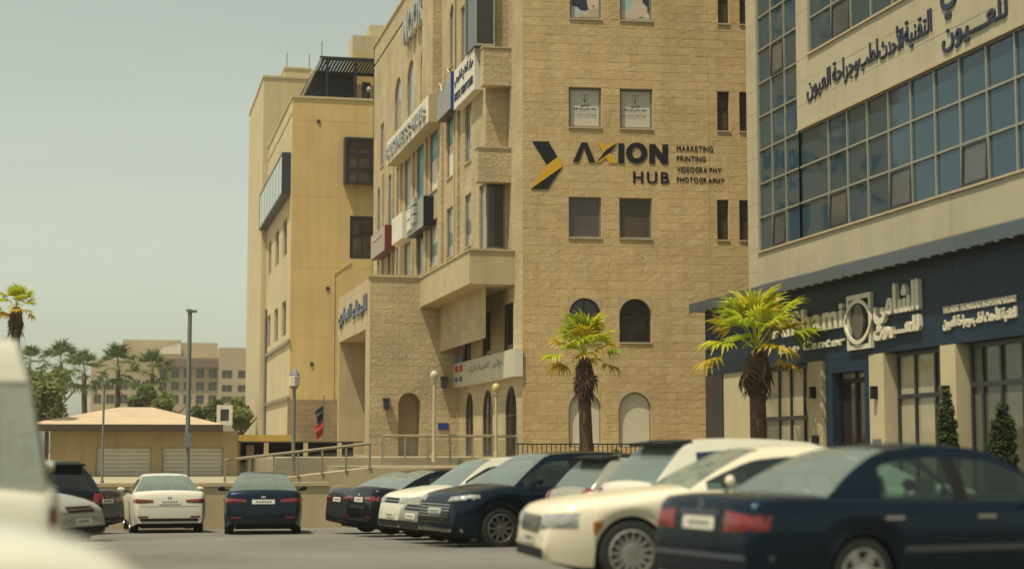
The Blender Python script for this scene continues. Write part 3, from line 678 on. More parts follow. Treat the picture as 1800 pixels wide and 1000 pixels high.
# printed sheets in the middle windows
M_INK = mat('notice ink', (.05, .07, .16), .5); M_INK2 = mat('notice grey ink', (.22, .22, .22), .5)
for j, (ox, oy) in enumerate(((0, 0), (882, 24))):
    f2 = FM.moved(-.143); pt = lambda x, y: f2.hit(990+(x+ox)/10, 140+(y+oy)/10)
    c = pt(380, 318); h0 = f2.p(c[0], c[1])
    nt_ = thing('window_notice', ('left' if j == 0 else 'right') + ' of the two white printed notices filling the windows above the large lettering', 'notice', h0); NO = nt_.location.copy()
    a, b = pt(128, 828), pt(636, 205); MB().fbox(f2, a[0], b[0], a[1], b[1], .0005, .003).build('sheet', mat('notice sheet', (.50, .46, .36), .35), nt_, NO)
    r = abs(pt(440, 318)[0]-c[0]); k = 24
    MB().ring(f2, [(c[0]+r*math.cos(2*PI*i/k), c[1]+r*math.sin(2*PI*i/k)) for i in range(k)], [(c[0]+r*.88*math.cos(2*PI*i/k), c[1]+r*.88*math.sin(2*PI*i/k)) for i in range(k)], .004, .006).build('emblem_circle', M_INK, nt_, NO)
    MB().fbox(f2, c[0]-.012, c[0]+.012, c[1]-r*1.3, c[1]+r*.6, .004, .0055).prism(f2, [(c[0]-.03, c[1]-r*1.35), (c[0]+.03, c[1]-r*1.35), (c[0]+.03, c[1]-r*1.08), (c[0]-.03, c[1]-r*1.08)], .0035, .007).prism(f2, [(c[0]+r*.68, c[1]+r*.72), (c[0]+r*.78, c[1]+r*.62), (c[0]+r*1.15, c[1]+r*.95), (c[0]+r*1.05, c[1]+r*1.1)], .0035, .006).build('emblem_mark', M_INK, nt_, NO)
    for s, x0, y1, x1, y0, mm, bd in ((arabic('الدكتور'), 300, 478, 460, 432, M_INK, .004), (arabic('عماد سامي أبو رقعة'), 178, 542, 582, 488, M_INK, .005), (arabic('اختصاصي جراحة المسالك').replace('ص', ''), 182, 580, 585, 556, M_INK2, 0), ('Dr. Emad S. Abu Roqaa', 180, 642, 582, 600, M_INK, 0), ('Consultant of Urology and Male Infertility', 184, 672, 580, 652, M_INK2, 0)):
        a, b = pt(x0, y1), pt(x1, y0); text(f2, s, a[0], b[0], a[1], b[1], .0035, .0045, 'lettering', mm, nt_, NO, bold=bd)
# picture posters in the top windows: soft coloured shapes
for j, (ox, shapes) in enumerate(((0, (('hair', (.012, .02, .045), [(160, -420), (420, -420), (440, 60), (470, 190), (420, 210), (330, 200), (160, 110)]), ('dress', (.42, .45, .40), [(160, 112), (260, 140), (330, 205), (290, 330), (160, 330)]), ('face', (.56, .48, .36), [(450, -100), (560, -260), (690, -100), (670, 90), (620, 180), (560, 205), (500, 180), (460, 100)]), ('neck', (.40, .32, .22), [(480, 170), (640, 170), (650, 330), (300, 330), (330, 290), (470, 270)]), ('lips', (.42, .13, .09), [(520, 130), (560, 95), (600, 125), (560, 160)]))),
                              (1, (('cloth', (.30, .44, .40), [(1090, -420), (1350, -420), (1250, 130), (1200, 190), (1090, 190)]), ('skin', (.52, .42, .32), [(1260, 100), (1340, -300), (1460, -50), (1560, 170), (1620, 340), (1100, 340), (1100, 220), (1230, 180)]), ('hair', (.016, .018, .035), [(1450, -300), (1620, -420), (1640, -20), (1620, 280), (1560, 230), (1570, 150), (1480, 60)]), ('shade', (.16, .11, .08), [(1390, 345), (1430, 320), (1480, 320), (1510, 345)]))))):
    f2 = FM.moved(-.143); pt = lambda x, y: f2.hit(990+x/10.59, y/10.59)
    h = fh[j][0]; pp = thing('window_poster', ('portrait poster of a dark haired face' if j == 0 else 'pale portrait poster with teal cloth') + ' in a top window of the stone front', 'poster', f2.p((h[0]+h[1])/2, h[2])); NO = pp.location.copy()
    MB().fbox(f2, h[0]+.06, h[1]-.06, h[2]+.06, h[3]-.06, .0005, .003).build('sheet', mat('poster ground', (.42, .42, .36), .4, var=.1, scale=2), pp, NO)
    for i, (nm, colr, pts) in enumerate(shapes):
        q = [pt(*p) for p in pts]; q = [(min(max(u, h[0]+.07), h[1]-.07), min(max(z, h[2]+.07), h[3]-.07)) for u, z in q]
        A = sum(q[i2][0]*q[(i2+1) % len(q)][1]-q[(i2+1) % len(q)][0]*q[i2][1] for i2 in range(len(q)))
        MB().prism(f2, q if A > 0 else q[::-1], .003, .004+.001*i).build('print_'+nm, mat('print '+nm+str(j), colr, .45, var=.12, scale=6), pp, NO)

def box_sign(name, label, fr, p, pxl, pxr, rtop, rbot, face, side, z_from=None):
    """board standing p off a wall; front edges at picture x pxl..pxr, top/bottom measured at pxr"""
    f2 = fr.moved(p); u0, u1 = f2.hit(pxl, rtop)[0], f2.hit(pxr, rtop)[0]; z1, z0 = z_at(f2, pxr, rtop), z_at(f2, pxr, rbot)
    t = thing(name, label, 'sign', f2.p((u0+u1)/2, z0)); o = t.location.copy()
    MB().fbox(f2, u0, u1, z0, z1, -p+.004, -.012).build('case', side, t, o); MB().fbox(f2, u0+.01, u1-.01, z0+.01, z1-.01, -.012, .0).build('face', face, t, o)
    return t, o, f2, u0, u1, z0, z1
t, o, f2, u0, u1, z0, z1 = box_sign('fascia_sign', 'long white fascia with raised steel letters on the side facade', S1, .6, 681, 753, 166, 214, M_WHITE, M_SMOOTH)
letters(f2, 'BUSINESS HUB', u0+.3, u1-.5, z0+.22, z1-.32, .02, .12, M_STEEL, t, o, .16, .03)
t, o, f2, u0, u1, z0, z1 = box_sign('grey_sign', 'grey sign board with a thin gold curve beside the white therapy sign', S1, .38, 768, 793, 134, 189, M_GREYS, M_DARKF)
cu = [(u0+.25+(u1-u0-.5)*i/12, z0+.95+.35*math.sin(i*.9)*math.exp(-i*.05)+.05*i) for i in range(13)]
MB().tube([f2.p(a, b, .012) for a, b in cu], .02, 5).build('curve_mark', M_CREAM, t, o)
MB().fbox(f2, u1+.02, u1+.14, z0-.05, z1+.15, -.1, .03).build('blue_edge', M_BLUE, t, o)
t, o, f2, u0, u1, z0, z1 = box_sign('therapy_sign', 'white sign with two rows of dark writing beside the corner bay', S1, .32, 798, 834, 84, 157, M_WHITE, M_WHITE)
text(f2, arabic('مركز العلاج الطبيعي'), u0+.2, u1-.2, z0+.75, z1-.22, .001, .02, 'lettering', M_NAVYT, t, o, bold=.004)
text(f2, 'PHYSICAL THERAPY CENTER', u0+.2, u1-.2, z0+.25, z0+.55, .001, .02, 'lettering', M_NAVYT, t, o)
t, o, f2, u0, u1, z0, z1 = box_sign('dark_sign', 'grey sign board with three steel tiles and black end on the side facade', S1, .42, 715, 744, 344, 397, M_GREYS, M_BLACK)
for i in range(3): MB().fbox(f2, u0+1.75, u0+2.7, z0+.34+.36*i, z0+.62+.36*i, .01, .14).build('tile', M_STEEL, t, o)
MB().fbox(f2, u0+.45, u0+1.45, z0+.2, z1-.15, .01, .08).build('panel', M_WHITE, t, o)
text(f2, arabic('مكتب'), u0+.6, u0+1.3, z0+.6, z1-.5, .082, .095, 'lettering', M_MAROON, t, o)
t, o, f2, u0, u1, z0, z1 = box_sign('plain_white_sign', 'faded white sign box between the maroon and the grey signs', S1, .5, 689, 707, 371, 418, M_WHITE, M_WHITE)
t, o, f2, u0, u1, z0, z1 = box_sign('maroon_sign', 'pale sign box with maroon end and gold writing on the side facade', S1, .5, 652, 676, 395, 439, mat('dusty rose board', (.33, .27, .22), .5), M_MAROON)
text(f2, arabic('مكتبة'), u0+.8, u1-.6, z0+.75, z1-.25, .001, .03, 'lettering', M_CREAM, t, o, bold=.015)
t, o, f2, u0, u1, z0, z1 = box_sign('clinic_sign', 'white sign board with red and blue squares over the small arched doors', S0, .25, 797, 906, 612, 661, mat('aged sign board', (.46, .42, .33), .5, var=.1, scale=2), M_WHITE)
for i in range(2):
    for j in range(2): MB().fbox(f2, u0+.35+.85*i, u0+1.0+.85*i, z0+.55+.35*j, z0+.8+.35*j, .002, .012).build('square_mark', mat('sign blue print', (.06, .08, .22), .5) if j else mat('sign red print', (.38, .04, .035), .5), t, o)
MB().fbox(f2, u0+.35, u0+.9, z0+.2, z0+.36, .002, .012).fbox(f2, u0+1.2, u0+1.8, z0+.2, z0+.36, .002, .012).build('bar_mark', mat('sign blue print', (.06, .08, .22), .5), t, o)
text(f2, arabic('مختبر العيادات').replace('خ', ''), u0+3, u1-2, z0+.35, z0+.7, .002, .012, 'lettering', M_GREYS, t, o, bold=.01)
# letters on the entrance lintel and on the parapet
ls = thing('lintel_lettering', 'dark blue script lettering along the entrance lintel', 'sign', SE.p(-Y_ENT-4, lz+.9)); o = ls.location.copy()
a, b = SE.hit(598, 560)[0], SE.hit(646, 530)[0]
for i, s in enumerate(('البناء', 'التجاري')): text(SE, arabic(s), a+(b-a)*(.52 if i == 0 else 0), a+(b-a)*(1 if i == 0 else .47), lz+.55, lz+1.35, .004, .08, 'word', mat('steel blue lettering', (.09, .11, .15), .4), ls, o, bold=.03)
ps = thing('parapet_lettering', 'raised steel lettering high on the parapet of the side facade', 'sign', S1.p(S1.hit(735, 40)[0], z_at(S1, 735, 60))); o = ps.location.copy()
a, b = S1.hit(718, 40)[0], S1.hit(752, 40)[0]; zz = z_at(S1, 735, 58)
letters(S1, 'NOOR', a, b, zz, zz+1.3, .05, .25, M_STEEL, ps, o, .14, .02)
# ------------------------------------------------------------------ eye clinic building on the right
YC = 50.0
XR = Fr(0, YC, 1, 0).hit(1315, 400)[0]
XS = Fr(0, YC, 1, 0).hit(1240, 620)[0]
R = Fr(XR, 0, 0, -1); RS = Fr(XS, 0, 0, -1)
UN = -24.0                                     # how far the building comes towards the camera
CB = thing('clinic_building', 'cream stone clinic building with blue ribbon glazing and a dark shopfront', 'building', (XR, YC-6, -.28)); CO = CB.location.copy()
z_fas1 = z_at(RS, 1700, 440); z_fas0 = z_at(RS, 1610, 613)
gz0 = z_at(R, 1403, 421); gz1 = z_at(R, 1403, 232); ph_ = (gz1-gz0)/3
uz0 = z_at(R, 1420, 95)
ub = R.hit(1403, 330)[0]; ua = R.hit(1332, 330)[0]; uw = R.hit(1419.5, 60)[0]; ue = -YC
ZT = 20.0
# core behind the glazing and cladding
MB().box(XR+.16, XR+14, 24.05, YC-.02, z_fas1-.3, ZT-.05).build('core_wall', M_CLADJ, CB, CO)
# stone slabs, each a piece: (u0,u1,z0,z1) fields cut into rows
def slabs(fr, u0, u1, z0, z1, rowh, colw, parent, name='stone_slab', m=None, th=.15, rng=random.Random(5), jt=.008):
    n = max(1, round((z1-z0)/rowh)); k = max(1, round((u1-u0)/colw))
    for i in range(n):
        for j in range(k):
            a, b = u0+(u1-u0)*j/k, u0+(u1-u0)*(j+1)/k; c, d = z0+(z1-z0)*i/n, z0+(z1-z0)*(i+1)/n; e = rng.uniform(-.003, .003)
            MB().fbox(fr, a+jt/2, b-jt/2, c+jt/2, d-jt/2, -th, e).build(name, m or M_CLAD, parent, CO)
cw = MB().fquad(R, [(ue, z_fas1-.3), (UN, z_fas1-.3), (UN, ZT), (ue, ZT)], -.158).build('stone_facing', M_CLADJ, CB, CO)
slabs(R, ue, ua, z_fas1-.2, ZT, .72, 3, cw)
slabs(R, ua, UN, z_fas1-.2, gz0-.06, .85, 2.6, cw)
slabs(R, ub, UN, gz1+.06, uz0-.06, .62, 2.6, cw)
slabs(R, ub, uw, uz0-.06, ZT, .72, 3, cw)
# end wall of the building facing away from us and the side wall facing the alley
MB().box(XR+.02, XR+14, YC-.02, YC, z_fas1-.3, ZT).build('alley_wall', M_CLAD, CB, CO)
MB().box(XR-.0, XR+14, 24.0, 24.04, -.3, ZT).build('end_wall', M_CLAD, CB, CO)
# projecting sills and heads of the ribbons
for (a, b, z) in ((ua, UN, gz0-.06), (ub, UN, gz1), (uw, UN, uz0-.06)):
    MB().fbox(R, a, b, z, z+.06, -.14, .05).build('ribbon_sill', M_SMOOTH, CB, CO)
def glazing(cols, z0, nrow, h, openers, label):
    gz = MB(); mw = .035
    z1 = z0+nrow*h
    for c in cols: gz.fbox(R, c-mw, c+mw, z0+.001, z1-.001, -.15, -.05)
    for i in range(nrow+1):
        for a, b in zip(cols, cols[1:]): gz.fbox(R, a+mw, b-mw, z0+i*h-.03, z0+i*h+.03, -.148, -.056)
    go = gz.build('curtain_wall', M_ALU, CB, CO); go['label'] = label
    for i in range(nrow):
        for j, (a, b) in enumerate(zip(cols, cols[1:])):
            u0, u1, c, d = a+mw, b-mw, z0+i*h+.03, z0+(i+1)*h-.03
            if (i, j) in openers:
                f = MB(); w = .07; tl = .035
                P = lambda u, z, n: R.p(u, z, n + tl*(d-z)/(d-c))
                for (q0, q1, y0, y1) in ((u0, u0+w, c, d), (u1-w, u1, c, d), (u0+w, u1-w, c, c+w), (u0+w, u1-w, d-w, d)):
                    f.hexa([P(q0, y0, -.05), P(q1, y0, -.05), P(q1, y0, -.11), P(q0, y0, -.11), P(q0, y1, -.05), P(q1, y1, -.05), P(q1, y1, -.11), P(q0, y1, -.11)])
                fo = f.build('opening_light', M_DARKF, go, CO)
                MB().add([P(u0+w, c+w, -.08), P(u1-w, c+w, -.08), P(u1-w, d-w, -.08), P(u0+w, d-w, -.08)], [(0, 1, 2, 3)]).build('pane', M_CURT2, go, CO)
                MB().fquad(R, [(u0, c), (u1, c), (u1, d), (u0, d)], -.14).build('opening_back', M_DARKF, go, CO)
            else:
                e = RNG.uniform(-.004, .004); e2 = RNG.uniform(-.004, .004)
                MB().add([R.p(u0, c, -.10+e), R.p(u1, c, -.10-e), R.p(u1, d, -.10+e2), R.p(u0, d, -.10-e2)], [(0, 1, 2, 3)]).build('pane', M_CURT, go, CO)
mod = 1.283
cols_m = [ub, R.hit(1453.6, 330)[0]]
while cols_m[-1] < UN-1.3: cols_m.append(cols_m[-1]+mod)
glazing(cols_m, gz0, 3, ph_, {(0, 1), (0, 4), (0, 7), (0, 12)}, 'wide three row ribbon of blue panes with tilted openers')
cols_u = [uw, uw+1.55]
while cols_u[-1] < UN-1.3: cols_u.append(cols_u[-1]+mod)
glazing(cols_u, uz0, 3, ph_, {(0, 1), (0, 5)}, 'upper ribbon of blue panes cut by the top of the picture')
cols_s = [ua+(ub-ua)*i/3 for i in range(4)]
nst = 12
glazing(cols_s, gz0, nst, ph_, {(0, 1), (5, 1)}, 'narrow vertical strip of blue panes at the far corner')
# shopfront: navy fascia panels, canopy lip with downlights
sf = MB().box(XS+.03, XR+.5, 24.1, YC-.05, z_fas0+.02, z_fas1-.02).build('shop_fascia', M_DARKF, CB, CO)
slabs(RS, -YC, UN, z_fas0, z_fas1, 9, 3.3, sf, 'fascia_panel', M_NAVY, .06)
zc0, zc1 = z_fas1+.004, z_at(RS, 1700, 431, )
f2 = RS.moved(.45); zl1 = z_at(f2, 1700, 438); zl0 = zl1-.36
MB().fbox(RS, -YC-.2, UN, z_fas1, max(zl1, z_fas1+.1)+.12, -1.2, .42).build('canopy', M_DARKF, CB, CO)
zc1 = max(zl1, z_fas1+.1)
n = 9
for i in range(n):
    a, b = -YC-.2+(UN+YC+.2)*i/n, -YC-.2+(UN+YC+.2)*(i+1)/n
    MB().fbox(RS, a+.005, b-.005, z_fas1-.04, zc1+.16, .42, .45).build('canopy_panel', mat('slate composite panel', (.060, .076, .092), .35, var=.15, scale=.5), CB, CO)
M_DL = mat('lit downlight', (.45, .37, .22), .5, emit=.18)
dl = MB().lathe([(0, 0), (.055, 0), (.055, .012), (0, .012)], n=12).build('downlight', M_DL, CB)
for i in range(42):
    y = YC-.6-.6*i
    if y < 25: break
    o = dl if i == 0 else link('downlight', dl.data, CB)
    o.location = (XS-.24-CO.x, y-CO.y, z_fas1-.014-CO.z)
# shopfront below
zs0 = -.28; zs1 = z_fas0
M_SHOPG = mat('shop glass with pale blinds', (.36, .315, .21), .05, spec=.6, var=.25, scale=.5)
M_SHOPG2 = mat('shop glass dark', (.11, .115, .085), .05, spec=.6, var=.4, scale=.45)
M_COLM = mat('cream stone pier', (.47, .40, .25), .8, var=.1, scale=1, stain=.15)
def su(px): return RS.hit(px, 720)[0]
MB().box(XS+.5, XR+.6, 24.1, YC-.05, zs0, zs1).build('shop_core', M_DARKF, CB, CO)
MB().fbox(RS, su(1240), su(1269), zs0, zs1, -.5, -.01).build('end_pillar', M_DARKF, CB, CO)
MB().fbox(RS, su(1269), su(1318), zs0, zs1, -.5, -.06).build('blank_panel', M_COLM, CB, CO)
for a, b in ((1422, 1447), (1530, 1556), (1656, 1683)):
    p = MB().fbox(RS, su(a), su(b), zs0, zs1-.002, -.5, .02).build('pier', M_COLM, CB, CO)
    u = (su(a)+su(b))/2; zz = z_at(RS, a+8, 690)
    MB().fbox(RS, u-.07, u+.07, zz-.15, zz+.15, .02, .16).build('wall_light', M_BLACK, CB, CO)
    if a < 1600: MB().fbox(RS, u-.2, u+.2, zz-1.5, zz-1.1, .021, .06).build('plate', M_BLACK if a < 1500 else M_GREYF, CB, CO)
def shop_window(a, b, mulls, transom, pane):
    u0, u1 = su(a), su(b); f = MB(); q0, q1 = -.35, -.25
    cs = [u0]+[u0+(u1-u0)*m for m in mulls]+[u1]
    for c in cs: f.fbox(RS, c-.04, c+.04, zs0, zs1, q0, q1)
    for s, t_ in zip(cs, cs[1:]):
        for z in (zs0+.05, zs0+(zs1-zs0)*transom, zs1-.05): f.fbox(RS, s+.04, t_-.04, z-.05, z+.05, q0+.002, q1-.002)
    o = f.build('shop_window', M_DARKF, CB, CO)
    for s, t_ in zip(cs, cs[1:]):
        for z0, z1 in ((zs0+.1, zs0+(zs1-zs0)*transom-.05), (zs0+(zs1-zs0)*transom+.05, zs1-.1)):
            MB().fquad(RS, [(s+.04, z0), (t_-.04, z0), (t_-.04, z1), (s+.04, z1)], -.31).build('pane', pane if RNG.random() < .8 else M_SHOPG2, o, CO)
shop_window(1319, 1422, (.36, .56, .78), .62, M_SHOPG)
shop_window(1562, 1656, (.33, .7), .72, M_SHOPG)
shop_window(1690, 1900, (.10, .27, .46, .62, .8), .76, M_SHOPG2)
# dark portal with glazed double door
pa, pb = su(1452), su(1530)
MB().fbox(RS, pa, pa+.42, zs0, zs1-.003, -.4, .0).fbox(RS, pb-.30, pb, zs0, zs1-.003, -.4, .0).fbox(RS, pa+.42, pb-.30, zs1-.35, zs1-.003, -.4, -.002).build('door_portal', M_NAVY, CB, CO)
da, db = pa+.42, pb-.30; dz = z_at(RS, 1490, 672)
dm = MB()
for (a, b) in ((da, da+.09), (db-.09, db), ((da+db)/2-.05, (da+db)/2+.05)): dm.fbox(RS, a, b, zs0, zs1-.36, -.3, -.2)
dm.fbox(RS, da+.09, (da+db)/2-.05, dz, dz+.12, -.3, -.2).fbox(RS, (da+db)/2+.05, db-.09, dz, dz+.12, -.3, -.2)
do = dm.build('double_door', M_BLACK, CB, CO)
for a, b in ((da+.09, (da+db)/2-.05), ((da+db)/2+.05, db-.09)):
    MB().fquad(RS, [(a, zs0+.1), (b, zs0+.1), (b, dz), (a, dz)], -.26).build('pane', M_PANE, do, CO)
    MB().fquad(RS, [(a, dz+.12), (b, dz+.12), (b, zs1-.36), (a, zs1-.36)], -.26).build('pane', M_SHOPG, do, CO)
    MB().tube([RS.p((a+b)/2, zs0+.9, -.15), RS.p((a+b)/2, zs0+1.5, -.15)], .022, 6).build('handle', M_STEEL, do, CO)

# signs of the clinic
sg = thing('facade_lettering', 'dark blue raised script line across the cream wall between the glass ribbons', 'sign', R.p(R.hit(1530, 120)[0], z_at(R, 1530, 130))); o = sg.location.copy()
def lot_word(t, o, fr, s, xl, yl0, yl1, xr, n0, n1, m, bold, pad=0):
    """word between picture x xl..xr; vertical extent measured at xl (yl0 top, yl1 bottom)"""
    u0, u1 = fr.hit(xl, yl1)[0], fr.hit(xr, yl1)[0]; z1, z0 = z_at(fr, xl, yl0), z_at(fr, xl, yl1)
    text(fr, s, u0, u1, z0-pad, z1, n0, n1, 'word', m, t, o, bold=bold)
zb_ = z_at(R, 1419, 178); zt_ = z_at(R, 1419, 142)
def row(words, xs, z0, z1, fr, t, o, n0, n1, m, bold):
    for (s, a, b, dz0, dz1) in words:
        text(fr, arabic(s), fr.hit(a, xs)[0], fr.hit(b, xs)[0], z0+dz0, z1+dz1, n0, n1, 'word', m, t, o, bold=bold)
row((('العيون', 1419, 1461, -.17, 0), ('وجراحة', 1464, 1510, -.17, .05), ('لطب', 1511, 1545, -.10, .05), ('الأحدث', 1547, 1590, -.04, .09), ('التقنية', 1592, 1641, -.13, .09)), 120, zb_+.12, zt_+.05, R, sg, o, .006, .035, M_NAVYT, .008)
sg2 = thing('large_facade_lettering', 'larger dark blue script words at the top right of the cream wall', 'sign', R.p(R.hit(1720, 60)[0], z_at(R, 1720, 60))); o = sg2.location.copy()
zq0, zq1 = z_at(R, 1660, 92), z_at(R, 1660, 52)
row((('للعـــيون', 1657, 1773, -.05, .12),), 50, zq0, zq1, R, sg2, o, .006, .04, M_NAVYT, .016)
zq0 = z_at(R, 1657, 40)
row((('الشامي', 1655, 1775, 0, 0),), 10, zq0, zq0+1.35, R, sg2, o, .006, .04, M_NAVYT, .026)
# fascia sign: Latin name, emblem, script name
fs = thing('shop_name_sign', 'cream raised name and eye emblem on the dark shop fascia', 'sign', RS.p(RS.hit(1500, 560)[0], z_at(RS, 1500, 600))); o = fs.location.copy()
za, zb2 = z_at(RS, 1485, 575), z_at(RS, 1485, 538)
letters(RS, 'AlShami', RS.hit(1362, 560)[0], RS.hit(1487, 560)[0], za, zb2+.12, .002, .1, M_CREAM, fs, o, .10, .03)
za, zb2 = z_at(RS, 1485, 606), z_at(RS, 1485, 594)
letters(RS, 'Eye Center', RS.hit(1372, 600)[0], RS.hit(1487, 600)[0], za, zb2+.06, .002, .06, M_CREAM, fs, o, .10, .03)
e0, e1 = RS.hit(1494, 560)[0], RS.hit(1536, 560)[0]; zt_, zb_ = z_at(RS, 1515, 517), z_at(RS, 1515, 614)
ec = ((e0+e1)/2, (zt_+zb_)/2); wd = .12
MB().ring(RS, [(e0, zb_), (e1, zb_), (e1, zt_), (e0, zt_)], [(e0+wd, zb_+wd), (e1-wd, zb_+wd), (e1-wd, zt_-wd), (e0+wd, zt_-wd)], .002, .09).build('emblem_frame', M_CREAM, fs, o)
k = 28; ra_ = (e1-e0)/2
lens = lambda s, s2: [(ec[0]+s*ra_*1.18*math.cos(2*PI*i/k), ec[1]+s2*ra_*.80*math.sin(2*PI*i/k)*(abs(math.sin(2*PI*i/k))**.35)) for i in range(k)]
MB().ring(RS, lens(1, 1), lens(.88, .82), .092, .13).build('emblem_eye', M_CREAM, fs, o)
MB().prism(RS, [(ec[0]+ra_*.45*math.cos(2*PI*i/k), ec[1]+ra_*.62*math.sin(2*PI*i/k)) for i in range(k)], .01, .11).build('emblem_pupil', mat('emblem bronze', (.10, .085, .075), .4), fs, o)
za, zb2 = z_at(RS, 1541, 574), z_at(RS, 1541, 528)
text(RS, arabic('الشامي'), RS.hit(1541, 540)[0], RS.hit(1622, 540)[0], za-.15, zb2+.3, .002, .1, 'word', M_CREAM, fs, o, bold=.045)
za, zb2 = z_at(RS, 1543, 600), z_at(RS, 1543, 572)
text(RS, arabic('للعـــيون'), RS.hit(1541, 590)[0], RS.hit(1623, 590)[0], za, zb2+.1, .002, .09, 'word', M_CREAM, fs, o, bold=.035)
ts = thing('tagline_sign', 'two small rows of cream lettering at the right end of the dark fascia', 'sign', RS.p(RS.hit(1720, 550)[0], z_at(RS, 1720, 560))); o = ts.location.copy()
za, zb2 = z_at(RS, 1662, 551), z_at(RS, 1662, 541)
text(RS, 'THE LATEST TECHNOLOGY IN OPHTHALMOLOGY', RS.hit(1660, 545)[0], RS.hit(1789, 530)[0], za, zb2+.02, .002, .04, 'lettering', M_CREAM, ts, o, offset=.02)
za, zb2 = z_at(RS, 1662, 582), z_at(RS, 1662, 562)
text(RS, arabic('التقنية الأحدث لطب وجراحة العيون'), RS.hit(1660, 570)[0], RS.hit(1789, 550)[0], za, zb2+.1, .002, .04, 'lettering', M_CREAM, ts, o, bold=.014)

# ------------------------------------------------------------------ ochre building beyond
YO = 92.0
FO = Fr(0, YO, 1, 0); XO = FO.hit(513, 300)[0]; LO = Fr(XO, 0, 0, -1); zo = z_at(FO, 560, 174)
YB_ = -LO.hit(470, 400)[0]; ZG = -.2
OC = thing('ochre_building', 'plain ochre rendered building with a dark rooftop pergola left of the stone offices', 'building', (XO, YO, ZG)); OO = OC.location.copy()
xe = FO.hit(720, 300)[0]
bw = rect(FO, 615, 380, 657, 455)
wall_mesh(FO, XO, xe, ZG, zo, [bw], .2).build('front_wall', M_RENDER, OC, OO)
window(FO, bw, .12, OC, OO, M_PANEB, M_DARKF, fw=.12, mull=1, trans=1)
zq = [(z_at(LO, 500, 451), z_at(LO, 500, 387)), (z_at(LO, 499, 590), z_at(LO, 499, 530))]
lh = [(LO.hit(a, 430)[0], LO.hit(b, 430)[0], *z, False) for z in zq for a, b in ((472, 477), (484, 490), (497, 504))]
zm = z_at(FO, 515, 602); zn = z_at(FO, 511, 702)
wall_mesh(LO, -YB_, -YO, ZG, zo, lh, .25).build('side_wall', M_RENDER2, OC, OO)
for h in lh: window(LO, h, .2, OC, OO, M_PANE, M_DARKF, fw=.10)
MB().box(XO, xe, YO+.02, YB_, zo-.9, zo-.8).build('roof_slab', M_PAVE, OC, OO)
MB().fbox(FO, XO-.06, xe, zo, zo+.12, -.3, .06).fbox(LO, -YB_, -YO-.3, zo, zo+.12, -.3, .06).build('parapet_coping', M_RENDER2, OC, OO)
for py in (212, 345, 470, 590): MB().fbox(FO, XO+.02, xe, z_at(FO, 540, py)-.006, z_at(FO, 540, py)+.006, 0, .004).build('render_joint', mat('render joint', (.51, .37, .155), .9), OC, OO)
for px, py in ((576, 507), (560, 214), (548, 640)): q = FO.hit(px, py); MB().fbox(FO, q[0]-.09, q[0]+.09, q[1]-.09, q[1]+.09, .001, .05).build('wall_vent', M_DARKF, OC, OO)
qx = FO.hit(590, 300)[0]; MB().tube([FO.p(qx, ZG, .03), FO.p(qx, z_at(FO, 590, 480), .03), FO.p(qx+.9, z_at(FO, 590, 460), .03)], .018, 5).build('conduit', M_RENDER2, OC, OO)
# stone base and ledges
MB().fbox(FO, XO-.08, xe, ZG, zn, 0, .08).build('stone_base', mat_courses('base stone', (.30, .22, .12), (.26, .19, .11), (.18, .13, .08), .6, .3), OC, OO)
for z in (zm, zn): MB().fbox(LO, -YB_-12, -YO+.1, z, z+.18, 0, .12).build('ledge', M_RAIL, OC, OO)
MB().tube([(XO-.10, YB_-1.0, ZG), (XO-.10, YB_-1.0, zm+3)], .09, 8).build('downpipe', M_GREYF, OC, OO)
# taller rear block
FR_ = Fr(0, YB_, 1, 0); xr = XO-.35; zrr = z_at(FR_, 480, 137)
MB().box(xr, xe, YB_, YB_+13, ZG, zrr).build('rear_block', M_RENDER2, OC, OO)
MB().box(xr-.06, xe, YB_-.06, YB_+13, zrr, zrr+.14).build('parapet_coping', M_RENDER2, OC, OO)
a = FR_.hit(503, 120)[0]; b = FR_.hit(550, 120)[0]
MB().box(a, b, YB_+1, YB_+4, zrr, z_at(FR_, 520, 116)).box(a-.05, b+.05, YB_+.95, YB_+4.05, z_at(FR_, 520, 116)+.002, z_at(FR_, 520, 116)+.12).build('roof_tank_housing', M_RENDER2, OC, OO)
for px in (508, 548, 570): MB().tube([(FR_.hit(px, 120)[0], YB_+1.5, zrr), (FR_.hit(px, 120)[0], YB_+1.5, zrr+2.0+.9*(px == 570))], .03, 5).build('antenna', M_GREYF, OC, OO)
# projecting window boxes
def bay(fr, u0, u1, z0, z1, d, nm, nz, pane, nmull):
    f = MB(); w = .12
    f.fbox(fr, u0, u1, z0, z0+w, .003, d).fbox(fr, u0, u1, z1-w, z1, .003, d).fbox(fr, u0, u0+w, z0+w, z1-w, .003, d).fbox(fr, u1-w, u1, z0+w, z1-w, .003, d)
    for i in range(nmull): c = u0+(u1-u0)*(i+1)/(nmull+1); f.fbox(fr, c-.035, c+.035, z0+w, z1-w, d-.15, d-.06 if nz else d-.012)
    for i in range(nz): c = z0+(z1-z0)*(i+1)/(nz+1); f.fbox(fr, u0+w, u1-w, c-.045, c+.045, d-.152, d-.064)
    o = f.build(nm, M_DARKF, OC, OO)
    cs = [u0+w]+[u0+(u1-u0)*(i+1)/(nmull+1) for i in range(nmull)]+[u1-w]; rs = [z0+w]+[z0+(z1-z0)*(i+1)/(nz+1) for i in range(nz)]+[z1-w]
    pd = .12 if nz else .02
    for a, b in zip(cs, cs[1:]):
        for c, e in zip(rs, rs[1:]): MB().fquad(fr, [(a, c), (b, c), (b, e), (a, e)], d-pd).build('pane', pane, o, OO)
h = rect(FO, 606, 242, 672, 322, .7); bay(FO, h[0], h[1], h[2], h[3], .7, 'bay_window', 2, M_PANEB, 2)
